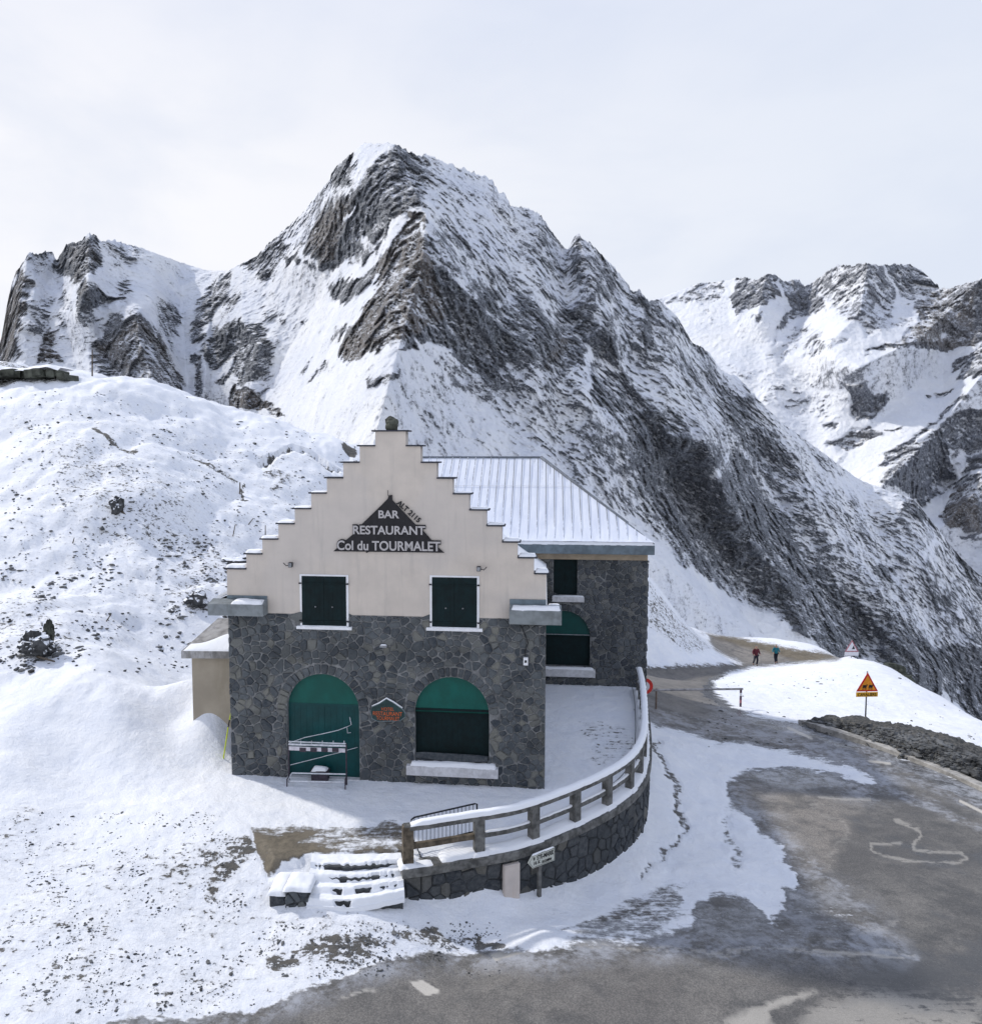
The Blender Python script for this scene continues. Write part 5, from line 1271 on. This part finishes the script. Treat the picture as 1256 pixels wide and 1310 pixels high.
# direction sign
s_ = near_s(PZ(684, 1082, 0)); p = wp(s_); t_ = wtan(s_); n = Vector((t_.y, -t_.x, 0)); q0 = p+n*.16; zg = zat(q0.x, q0.y)
ds = empty('direction_sign', Vector((q0.x, q0.y, zg)), math.atan2(t_.y, t_.x), 'old white arrow shaped road sign reading STE-MARIE DE CAMPAN in front of the terrace wall', 'road sign')
ztop = -.10-zg+.0; 
m_ = MB(); m_.box(-.05, .05, .0, .07, -.4, ztop-.1); m_.build('post', CONC, ds, bevel=.01)
CREAM = simple('old_enamel', (.55, .57, .52), .5, .1, 8, bump=.1, grime=(.35, .33, .26))
pw = .40; hh = .165
zc_ = ztop-.12
pl = plate('plate', [(-pw-.02, zc_), (-pw+.12, zc_-hh), (pw, zc_-hh), (pw, zc_+hh), (-pw+.12, zc_+hh)], [], -.06, -.025, CREAM, ds)
m_ = MB(); m_.tube([(x_, -.062, z_) for x_, z_ in [(-pw+.01, zc_), (-pw+.13, zc_-hh+.02), (pw-.02, zc_-hh+.02), (pw-.02, zc_+hh-.02), (-pw+.13, zc_+hh-.02), (-pw+.01, zc_)]], .005, 4); m_.build('border', BLACK, pl)
for txt, x_, z_, sz, w_ in (('STE-MARIE', -.16, zc_+.01, .15, .52), ('DE CAMPAN', .0, zc_-.115, .085, .30), ('D 918', -.27, zc_+.03, .10, None), ('16 K', -.27, zc_-.09, .11, None)):
    if txt == 'D 918': txt = '8'; 
    tt = text_mesh('lettering', txt, sz, BLACK, pl, (x_, -.065, z_), (pi/2, 0, 0), .004, .003, 'LEFT', width=w_)
cushion('snow_cap', -pw+.1, pw, -.065, -.02, zc_+hh, .025, ds, seed=6, edge=.03)
# ------------------------------------------------------------------ steps
SP = [PZ(400, 1097, 0), PZ(512, 1095, 0)]
st = empty('stone_steps', SP[0], 0, 'four snow covered stone steps climbing to the restaurant terrace', 'steps')
fl_, frt = PZ(394, 1158, -.52), PZ(516, 1151, -.55)
for k in range(4):
    f = (k+.05)/4; zt_ = -.125*k-.03
    L0 = SP[0].lerp(Vector((fl_.x, fl_.y, 0)), f); R0 = SP[1].lerp(Vector((frt.x, frt.y, 0)), f)
    L1 = SP[0].lerp(Vector((fl_.x, fl_.y, 0)), f+.27); R1 = SP[1].lerp(Vector((frt.x, frt.y, 0)), f+.27)
    dirv = (R0-L0); wd_ = dirv.length; an = math.atan2(dirv.y, dirv.x); dep = (L1-L0).length
    Mt = Matrix.Translation(Vector((L0.x-SP[0].x, L0.y-SP[0].y, 0))) @ Matrix.Rotation(an, 4, 'Z')
    nseg = 24; mb = MB(); vs = []; 
    bow = lambda x: -.16*sin(pi*min(1, max(0, x/wd_)))
    for i in range(nseg+1):
        x_ = wd_*i/nseg; r_ = .012*sin(i*2.7+k)
        for y_, z_ in ((.1, zt_), (-dep+bow(x_)+.03+r_, zt_+r_), (-dep+bow(x_)+.03+r_, zt_-.5), (.1, zt_-.5)): vs.append(Mt @ Vector((x_, y_, z_)))
    fs = []
    for i in range(nseg):
        for j in range(4): fs.append((i*4+j, (i+1)*4+j, (i+1)*4+(j+1) % 4, i*4+(j+1) % 4))
    fs += [(0, 1, 2, 3), (nseg*4+3, nseg*4+2, nseg*4+1, nseg*4)]
    so_ = mb.add(vs, fs).build('step', MORTD, st)
# one drape of snow over the whole flight, dark noses showing where it has slipped
nx, ny = 110, 120; V = np.zeros((ny, nx, 3)); Fl = Vector((fl_.x, fl_.y, 0)); Fr = Vector((frt.x, frt.y, 0))
for i in range(nx):
    sx_ = i/(nx-1); a0 = SP[0].lerp(SP[1], -.01+1.02*sx_); a1 = Fl.lerp(Fr, -.01+1.02*sx_); run = (a1-a0); rl = run.length; rd = run.normalized()
    edge_ = min(1, min(sx_, 1-sx_)/.10)
    for j in range(ny):
        tt = -.10+1.22*j/(ny-1); q4 = tt*4-.36; k = math.floor(q4); fr_ = q4-k
        drop = k+min(1, max(0, (fr_-.62)/.38))**1.5 if q4 > 0 else 0
        drop = min(drop, 4.0)
        nz_ = mnoise.fractal(Vector((sx_*3.2, tt*3, 5.5)), .8, 2, 4); hole_ = mnoise.fractal(Vector((sx_*4.0+k*9.1, k*3.3, 1.2)), .8, 2, 4)+[.10, -.12, .12, -.02, 0][max(0, min(4, int(k)))]
        z_ = -.03-.125*drop+.055+.035*nz_+.02*(1-edge_)
        if fr_ > .60 and q4 > 0 and k < 4: z_ -= max(0, min(.16, (hole_*1.5-.02)*.5))*sin(pi*(fr_-.60)/.40)*edge_
        p_ = a0+rd*(rl*tt)+Vector((0, 0, 0)); bw = -.16*sin(pi*sx_)*max(0, min(1, tt*1.2))
        p_ = p_+rd*(-bw)
        V[j, i] = (p_.x-SP[0].x, p_.y-SP[0].y, z_ if 0 < j < ny-1 else z_-.12)
grid_mesh('snow_cap', V, SNOW, parent=st)
# low block at the left of the steps
c0 = PZ(370, 1156, -.48)
bk = empty('stone_pillar', c0, radians(-3), 'low dark masonry block under a cap of snow left of the steps', 'block')
m_ = MB(); m_.box(-.08, .44, .0, .62, -.3, .30); m_.build('core', MORTD, bk)
rubble('stonework', -.10, .46, -.25, .30, [], lambda s, z, o: (s, -o, z), STONE, bk, 77, dx=.22, dz=.2)
m_ = MB(); m_.box(-.46, -.10, .02, .55, -.3, .16); m_.build('side_block', STONE3, bk, bevel=.04)
cushion('snow_cap', -.14, .50, -.05, .7, .30, .10, bk, seed=8, edge=.2, lump=.7); cushion('snow_cap', -.52, -.06, .0, .95, .16, .11, bk, seed=18, edge=.25)

# ------------------------------------------------------------------ kerb, gate and road signs
kp = [(1420, 1080), (1330, 1040), (1256, 1009), (1199, 984), (1127, 957), (1061, 935), (1027, 925)]
kw = catmull([G(u, v) for u, v in kp], 8)
for _ in range(4): kw = [kw[0]]+[(kw[k-1]+kw[k]*2+kw[k+1])/4 for k in range(1, len(kw)-1)]+[kw[-1]]
mb = MB(); o_ = kw[0]
def sweepz(path, prof, base):
    vs = []; n = len(prof); fs = []
    for i, p in enumerate(path):
        d = path[min(i+1, len(path)-1)]-path[max(i-1, 0)]; d.z = 0; d.normalize(); a = Vector((-d.y, d.x, 0))
        for (o, z) in prof: vs.append(Vector(p)-base+a*o+Vector((0, 0, z)))
    for i in range(len(path)-1):
        for k in range(n): fs.append((i*n+k, (i+1)*n+k, (i+1)*n+(k+1) % n, i*n+(k+1) % n))
    fs.append(tuple(range(n))); fs.append(tuple((len(path)-1)*n+k for k in range(n))[::-1]); return vs, fs
vs, fs = sweepz(kw, [(-.22, -.3), (-.22, .13), (.24, .16), (.24, -.3)], Vector((0, 0, 0)))
tag(mb.add(vs, fs).build('kerb', simple('pale_kerb', (.40, .385, .36), .9, .25, 3, bump=.4, grime=(.18, .17, .15)), bevel=.02), kind='structure')

def tri_sign(name, u, v, r, hgt, side, label, cat, mats, yaw=0, panel=None, post_m=GREY):
    p = PR(u, v, r); p.z = zat(p.x, p.y)
    E_ = empty(name, p, yaw, label, cat)
    m_ = MB(); m_.tube([(0, .03, -.4), (0, .03, hgt)], .032, 8); m_.build('post', post_m, E_, smooth=True)
    h = side*.866; cy = hgt-h*.05
    tri = lambda s, zo=0: [(-side/2*s, cy-h+(1-s)*h*.33+zo), (side/2*s, cy-h+(1-s)*h*.33+zo), (0, cy-(1-s)*h*.67+zo)]
    b_ = plate('board', tri(1), [], -.02, .0, mats[0], E_); f_ = plate('face', tri(.76), [], -.026, -.0205, mats[1], b_)
    return E_, b_, cy, h
RED = simple('sign_red', (.60, .035, .025), .45, .1, 10, bump=0); ORA = simple('sign_orange_yellow', (.82, .30, .02), .45, .12, 8, bump=0); YLW = simple('sign_yellow', (.80, .42, .02), .5, .1, 8, bump=0)
ts, tb, cy, h = tri_sign('warning_sign', 1107, 930, 33.6, 2.02, .98, 'orange triangular warning sign with red border above a yellow panel on a roadside post', 'road sign', (RED, ORA), yaw=.05)
p = ts.location
m_ = MB(); m_.box(-.49, .49, -.02, 0, cy-h-.24, cy-h-.03); pn = m_.build('panel', YLW, ts, bevel=.01)
text_mesh('lettering', 'CAVALIERS', .19, BLACK, pn, (0, -.023, cy-h-.205), (pi/2, 0, 0), .003, .004, 'CENTER', width=.84)
ic = MB()  # two small figures pictogram
for sx_ in (-.13, .14):
    ic.add([(sx_-.10, -.03, cy-h+.17), (sx_+.08, -.03, cy-h+.17), (sx_+.10, -.03, cy-h+.25), (sx_+.03, -.03, cy-h+.30), (sx_-.07, -.03, cy-h+.29)], [(0, 1, 2, 3, 4)])
    for q_ in (-.08, -.03, .03, .07): ic.box(sx_+q_-.009, sx_+q_+.009, -.031, -.028, cy-h+.08, cy-h+.18)
    ic.box(sx_+.08, sx_+.12, -.031, -.028, cy-h+.24, cy-h+.33)
ic.build('pictogram', BLACK, tb)
wh = simple('sign_white', (.66, .66, .70), .5, .05, 8, bump=0)
PINK = simple('faded_red', (.42, .17, .20), .5, .1, 8, bump=0)
t2, tb2, cy, h = tri_sign('warning_sign', 1089, 840, 72.5, 1.75, 1.30, 'small faded triangular warning sign with a white panel at the far road bend', 'road sign', (PINK, wh), yaw=0)
m_ = MB(); m_.box(-.66, .66, -.02, 0, cy-h-.38, cy-h-.03); m_.build('panel', wh, t2)
m_ = MB(); m_.add([(.0, -.03, cy-h+.25), (.30, -.03, cy-h+.25), (.16, -.03, cy-h+.62)], [(0, 1, 2)]); m_.build('pictogram', BLACK, tb2)
# gate
ga = PR(839, 907, 34.6); gb = PR(947, 905, 37.5); ga.z = zat(ga.x, ga.y); gb.z = zat(gb.x, gb.y)
gt_ = empty('road_gate', ga, math.atan2(gb.y-ga.y, gb.x-ga.x), 'thin grey barrier pole closing the road on two low posts', 'gate')
Lg = sqrt((gb.x-ga.x)**2+(gb.y-ga.y)**2); za = PR(839, 881, ga.y).z-ga.z; zb2 = PR(947, 882, gb.y).z-ga.z
m_ = MB(); m_.tube([(0, 0, -.3), (0, 0, za)], .04, 7); m_.build('post', simple('rusty_post', (.20, .15, .12), .7), gt_)
m_ = MB(); m_.tube([(Lg, 0, gb.z-ga.z-.3), (Lg, 0, zb2+.05)], .055, 7); po = m_.build('post', simple('plum_post', (.10, .06, .09), .6), gt_)
for k in range(2):
    m_ = MB(); z_ = gb.z-ga.z+.2+.35*k; m_.tube([(Lg, 0, z_), (Lg, 0, z_+.15)], .057, 7); m_.build('band', PINK if k == 0 else WHITE, po)
m_ = MB(); m_.tube([(-.35, 0, za-.02), (Lg+.12, 0, zb2)], .052, 8); m_.build('bar', simple('gate_bar', (.30, .29, .30), .6, .3, 3), gt_)
# round sign behind the railing end
ra = PR(824.5, 878, 33.5); zg = zat(ra.x, ra.y)
rs = empty('round_sign', Vector((ra.x, ra.y, zg)), 0, 'round red ringed road sign half hidden behind the end of the snowy railing', 'road sign')
hz_ = ra.z-zg; m_ = MB(); m_.tube([(0, .03, -.3), (0, .03, hz_)], .03, 7); m_.build('post', GREY, rs)
circ = lambda r: [(r*cos(2*pi*k/32), hz_+r*sin(2*pi*k/32)) for k in range(32)]
rb_ = plate('board', circ(.36), [], -.02, 0, RED, rs); plate('face', circ(.215), [], -.026, -.0205, wh, rb_)

# ------------------------------------------------------------------ hillside rocks, ledge, poles
def G2(u, v): return G(u, v, 18)
b0 = G2(48, 838)
bo = rock_mesh('boulder', ROCKS, b0+Vector((0, 0, .35)), (.5, .42, .45), 2, sub=4, rough=.5); tag(bo, 'large dark jagged boulder half buried in the snowy slope at the left', 'boulder')
rr1 = rock_mesh('boulder', ROCKM, b0+Vector((.25, .4, .8)), (.16, .2, .36), 9, sub=4, rough=.5); tag(rr1, 'upright narrow dark rock standing just behind the large left boulder', 'boulder')
lg = MB(); a = G2(48, 843); b = G2(70, 850); lg.tube([a+Vector((0, 0, .08)), b+Vector((0, 0, .1))], .05, 6, .03); tag(lg.build('branch', WOODS), 'short dark branch on the snow right below the large boulder', 'branch')
# rock ledge on the crest
lv = empty('rock_ledge', PR(45, 485, 58), 0, 'flat overhanging dark rock ledge with snow on top at the hill crest', 'rock ledge')
lb = PR(45, 485, 58)
m_ = MB(); rr = random.Random(4)
for k in range(22):
    u = -60+k*7.0; c_ = PR(u, 477+rr.uniform(-1, 2)+(4 if u > 75 else 0), 58+rr.uniform(-.4, .4))-lb; w_ = rr.uniform(.25, .55); hh_ = rr.uniform(.22, .42)
    Mx = Matrix.Translation(c_) @ Matrix.Rotation(rr.uniform(-.12, .12), 4, 'Y') @ Matrix.Rotation(rr.uniform(-.3, .3), 4, 'Z')
    m_.box(-w_, w_, -.7, .9, -hh_, hh_*.55, Mx)
m_.build('rock', ROCKM, lv, bevel=.05)
nx, ny = 110, 12; V = np.zeros((ny, nx, 3))
for i in range(nx):
    u = -110+i*1.72; c_ = PR(u, 468.5+2.5*sin(u*.07)+1.5*mnoise.noise(Vector((u*.1, 0, 0)))+max(0, (u-62))*.25, 57.6)-lb
    for j in range(ny):
        f_ = j/(ny-1); V[j, i] = (c_.x, c_.y-.4+f_*4.5, c_.z-.0-(.22 if j == 0 else 0)+.0*f_-.0)
        if j > 0: V[j, i, 2] += .05*sin(f_*3)
grid_mesh('snow_cap', V, SNOW, parent=lv)
def stick(u0, v0, u1, v1, rad, label, nm='pole', cat='pole', r=None, lean=0):
    a = G2(u0, v0) if r is None else PR(u0, v0, r); b = PR(u1, v1, a.y+lean)
    m_ = MB(); m_.tube([a-(b-a)*.1, b], rad, 6, rad*.7); return tag(m_.build(nm, WOODS), label, cat)
stick(118, 478, 118, 447, .06, 'thin dark post standing on the crest right of the rock ledge', r=60)
stick(155, 654, 175, 673, .09, 'dark weathered log lying on the middle of the snowy hillside', 'log', 'log')
lr_ = G2(150, 652); tag(rock_mesh('boulder', ROCKS, lr_+Vector((0, 0, .25)), (.35, .35, .5), 14, sub=3, rough=.5), 'pointed dark rock at the upper end of the weathered log', 'boulder')
stick(298, 686, 301, 671, .035, 'leftmost thin stake rising from the snow beside the lowest gable steps', 'stake', 'stake')
stick(318, 671, 324, 663, .035, 'short leaning stake right behind the thin stakes near the gable', 'stake', 'stake')
stick(339.5, 690, 339.5, 672, .04, 'upright stake directly above the second lowest left gable step', 'stake', 'stake')
stick(136, 795, 142, 786, .03, 'short stick poking from the snow below the hillside centre', 'stick', 'stick')
stick(307, 632, 307, 617, .06, 'stubby dark post under the snow lip of the hill', 'post', 'post')
stick(93, 695, 95, 688, .03, 'tiny twig upright on the open left slope', 'stick', 'stick')
rkp = G2(252, 772); tag(rock_mesh('boulder', ROCKS, rkp+Vector((0, 0, .15)), (.5, .4, .4), 24, sub=3, rough=.6), 'dark snow dusted boulder left of the gutter cornice', 'boulder')
rkp = G2(303, 722); tag(rock_mesh('boulder', ROCKS, rkp+Vector((0, 0, .1)), (.75, .4, .25), 28, sub=3, rough=.5), 'flat dark rock just behind the lowest left gable step', 'boulder')
for (u, v, sz, lab) in ((1140, 858, .9, 'dark rock outcrop poking above the snowbank right of the far warning sign'),):
    q_ = PR(u, v-6, 66); tag(rock_mesh('boulder', ROCKM, q_+Vector((0, 0, -1.3)), (1.5, .9, 1.15), 33, sub=4, rough=.45), lab, 'rock')

# scattered scree: thousands of small stones showing through the snow
rr = np.random.RandomState(5); sv = []; sf = []; cnt = 0
ico = bmesh.new(); bmesh.ops.create_icosphere(ico, subdivisions=1, radius=1); iv = np.array([v.co[:] for v in ico.verts]); if_ = np.array([[v.index for v in f.verts] for f in ico.faces]); ico.free()
zones = [((0, 500, 480, 860), 1500, .045, 40), ((0, 1040, 330, 1300), 1500, .0125, 0), ((330, 1180, 640, 1250), 600, .013, 0), ((200, 690, 300, 800), 200, .05, 0), ((-10, 740, 110, 860), 140, .05, 0), ((890, 850, 1256, 960), 160, .035, 0), ((1022, 922, 1256, 1003), 2300, .042, 0)]
for (x0_, y0_, x1_, y1_), n, s0, _ in zones:
    got = 0; tries = 0
    us = rr.uniform(x0_, x1_, n*6); vs_ = rr.uniform(y0_, y1_, n*6)
    for u, v in zip(us, vs_):
        if got >= n or tries > n*6: break
        tries += 1
        g_ = mnoise.noise(Vector((u*.02, v*.028, 3)))+.5*mnoise.noise(Vector((u*.07, v*.1, 8)))
        if s0 != .042 and g_ < rr.uniform(-.15, .45): continue
        if s0 == .042:
            if poly_sd(np.array([u]), np.array([float(v)]), berm_px)[0] < 1: continue
        P_ = G(u, v, 12) if v > 1000 else G(u, v, 20)
        if P_.y > 90: continue
        sx_, sy_ = P_.x, P_.y
        if poly_sd(np.array([sx_]), np.array([sy_]), terr_poly)[0] > -.05: continue
        s = s0*rr.lognormal(0, .45); A__ = rr.uniform(0, 6.28); c_, s_ = cos(A__), sin(A__)
        pts = iv*(1+.35*rr.randn(len(iv), 1)*.6)*np.array([s*rr.uniform(.9, 2.2), s*rr.uniform(.6, 1.2), s*rr.uniform(.35, .8)])
        pts = np.stack([pts[:, 0]*c_-pts[:, 1]*s_, pts[:, 0]*s_+pts[:, 1]*c_, pts[:, 2]], -1)+np.array([P_.x, P_.y, P_.z+s*.05])
        sv.append(pts); sf.append(if_+cnt*len(iv)); cnt += 1; got += 1
me = bpy.data.meshes.new('scree'); me.from_pydata(np.concatenate(sv).tolist(), [], np.concatenate(sf).tolist())
sco = link('scree', me, simple('scree_stone', (.115, .118, .12), .9, .4, 2.5, bump=.3)); tag(sco, 'small dark stones scattered over the snowy slopes and verge', 'scree', kind='stuff')

# ------------------------------------------------------------------ walkers
def skin_obj(name, verts, edges, radii, m, parent, sub=2, root=0):
    me = bpy.data.meshes.new(name); me.from_pydata(verts, edges, []); o = link(name, me, m, parent)
    sk = o.modifiers.new('skin', 'SKIN'); sk.use_smooth_shade = True
    for i, r in enumerate(radii): me.skin_vertices[0].data[i].radius = (r, r) if not isinstance(r, tuple) else r
    for i in range(len(radii)): me.skin_vertices[0].data[i].use_root = (i == root)
    s = o.modifiers.new('sub', 'SUBSURF'); s.levels = sub; s.render_levels = sub
    return o
SKIN = simple('skin', (.42, .25, .18), .6, .05, 5, bump=0)
def walker(u, v, r, jacket, legsm, hair, label, stride, poles, bulky=1.0, facing=0.0):
    p = G(u, v, 45)
    E_ = empty('person', p, facing, label, 'person')
    s = stride
    vs = [(0, 0, .96), (0, 0, 1.12), (0, .01, 1.32), (0, .0, 1.45), (0, -.01, 1.53), (0, -.02, 1.62), (0, -.02, 1.72),
          (.09, 0, .90), (.10, -.10*s, .50), (.10, .02*s, .09), (.10, -.12-.02*s, .04), (-.09, 0, .90), (-.10, .06*s, .50), (-.10, .26*s, .12), (-.10, .14*s, .05),
          (.17, 0, 1.42), (.27, -.02, 1.17), (.25, -.22, 1.05), (.24, -.30, 1.04), (-.17, 0, 1.42), (-.28, .02, 1.17), (-.28, -.18, 1.02), (-.27, -.26, 1.00)]
    ed = [(0, 1), (1, 2), (2, 3), (3, 4), (4, 5), (5, 6), (0, 7), (7, 8), (8, 9), (9, 10), (0, 11), (11, 12), (12, 13), (13, 14), (2, 15), (15, 16), (16, 17), (17, 18), (2, 19), (19, 20), (20, 21), (21, 22)]
    ra_ = [.135, .125, .14, .075, .055, .09, .07, .09, .062, .045, .04, .09, .062, .045, .04, .065, .048, .035, .028, .065, .048, .035, .028]
    for hnd, sg_ in ((18, 1), (22, -1)):
        hx_, hy_, hz_ = vs[hnd]
        for f_ in range(5):
            k = len(vs)
            if f_ < 4: vs += [(hx_+(f_-1.5)*.019, hy_-.05, hz_-.01), (hx_+(f_-1.5)*.019, hy_-.07, hz_-.04)]; ra_ += [.010, .008]
            else: vs += [(hx_-sg_*.035, hy_-.015, hz_-.01), (hx_-sg_*.04, hy_-.045, hz_-.025)]; ra_ += [.011, .009]
            ed += [(hnd, k), (k, k+1)]
    body = skin_obj('body', vs, ed, ra_, SKIN, E_)
    jv = [(0, 0, .93), (0, 0, 1.12), (0, .01, 1.32), (0, 0, 1.44), (.18, 0, 1.42), (.275, -.02, 1.17), (.255, -.21, 1.06), (-.18, 0, 1.42), (-.285, .02, 1.17), (-.285, -.17, 1.03)]
    b = bulky
    skin_obj('jacket', jv, [(0, 1), (1, 2), (2, 3), (2, 4), (4, 5), (5, 6), (2, 7), (7, 8), (8, 9)], [.175*b, .165*b, .175*b, .09, .09, .072*b, .055, .09, .072*b, .055], jacket, E_, root=1)
    tv = [(0, 0, .95), (.09, 0, .88), (.10, -.10*s, .50), (.10, .02*s, .12), (-.09, 0, .88), (-.10, .06*s, .50), (-.10, .26*s, .15)]
    skin_obj('trousers', tv, [(0, 1), (1, 2), (2, 3), (0, 4), (4, 5), (5, 6)], [.16, .115, .082, .07, .115, .082, .07], legsm, E_)
    skin_obj('hat', [(0, -.01, 1.70), (0, .0, 1.775)], [(0, 1)], [.112, .085], hair, E_, 2)
    for sx_, fy in ((.10, .02*s), (-.10, .24*s)):
        skin_obj('boot', [(sx_, fy, .10), (sx_, fy-.02, .05), (sx_, fy-.17, .045)], [(0, 1), (1, 2)], [.06, .055, .045], DARK, E_, 1)
    if poles:
        for hnd, dx in ((18, .07), (22, -.07)):
            h_ = Vector(vs[hnd]); q_ = MB(); q_.tube([h_+Vector((0, -.04, .08)), h_+Vector((dx, -.05, -h_.z+.0))], .011, 6)
            po = q_.build('trekking_pole', GREY); po.location = p; po.rotation_euler = (0, 0, facing)
            tag(po, ('trekking pole in the left hand of the walker in dark red' if dx > 0 else 'trekking pole in the right hand of the walker in dark red'), 'trekking pole')
    return E_
MAR = simple('dark_red_fabric', (.10, .018, .028), .8, .2, 8, bump=.2); NAVY = simple('black_trousers', (.012, .015, .028), .8, .2, 8); TEAL = simple('teal_fabric', (.02, .16, .20), .8, .2, 8, bump=.2)
walker(966.5, 852, 70, MAR, NAVY, simple('grey_hair', (.20, .19, .20), .9), 'walker in dark red jacket and black trousers coming up the road with poles', 1.0, True, facing=.1)
walker(992, 848.5, 79, TEAL, NAVY, simple('pale_cap', (.35, .34, .26), .9), 'walker in teal jacket and black trousers further along the road', -1.0, False, facing=-.1)
# ------------------------------------------------------------------ light
SUN_E = radians(41); SD_ = Vector((.825, -.565, 0)).normalized()
w = bpy.data.worlds.new('World'); sc.world = w; w.use_nodes = True; t = NT(w.node_tree)
bg = t.n['Background']
sky = t.n.new('ShaderNodeTexSky'); sky.sky_type = 'NISHITA'; sky.sun_disc = False; sky.sun_elevation = SUN_E
sky.sun_rotation = math.atan2(-SD_.x, -SD_.y); sky.altitude = 2100; sky.air_density = 1.0; sky.dust_density = 1.5
tc = t.n.new('ShaderNodeTexCoord').outputs['Generated']
sep = t.n.new('ShaderNodeSeparateXYZ'); t.l.new(tc, sep.inputs[0])
nc = t.noise(t.map(tc, (1, 1, 2.6)), 2.2, 8, .55, .5); nd = t.noise(t.map(tc, (1, 1, 2.5), (0, 0, .6)), 5, 6, .5)
el = t.sst(sep.outputs[2], 0.28, .85)
side = t.sst(sep.outputs[0], -.6, .65)
cl = t.mix(side, (1.04, 1.03, 1.05), (.84, .89, .99))
cl = t.mix(t.sst(t.math('ADD', t.math('MULTIPLY', nc, .7), t.math('MULTIPLY', nd, .3)), .36, .60), t.mix(.42, cl, (.70, .77, .92)), cl)
cl = t.mix(el, cl, (.60, .69, .93))
skyc = t.n.new('ShaderNodeVectorMath'); skyc.operation = 'SCALE'; t.l.new(sky.outputs[0], skyc.inputs[0]); skyc.inputs['Scale'].default_value = .09
c = t.mix(.93, skyc.outputs[0], cl)
t.l.new(c, bg.inputs['Color']); bg.inputs['Strength'].default_value = 1.0
sl = bpy.data.lights.new('sun', 'SUN'); so = bpy.data.objects.new('sun', sl); col.objects.link(so)
sl.energy = 2.8; sl.angle = radians(2.4); sl.color = (1, .955, .88)
d = Vector((SD_.x*cos(SUN_E), SD_.y*cos(SUN_E), -sin(SUN_E))); so.rotation_euler = d.to_track_quat('-Z', 'Y').to_euler(); so.location = (0, 0, 60)
sc.view_settings.view_transform = 'Standard'; sc.view_settings.look = 'None'; sc.view_settings.exposure = 0; sc.view_settings.gamma = 1
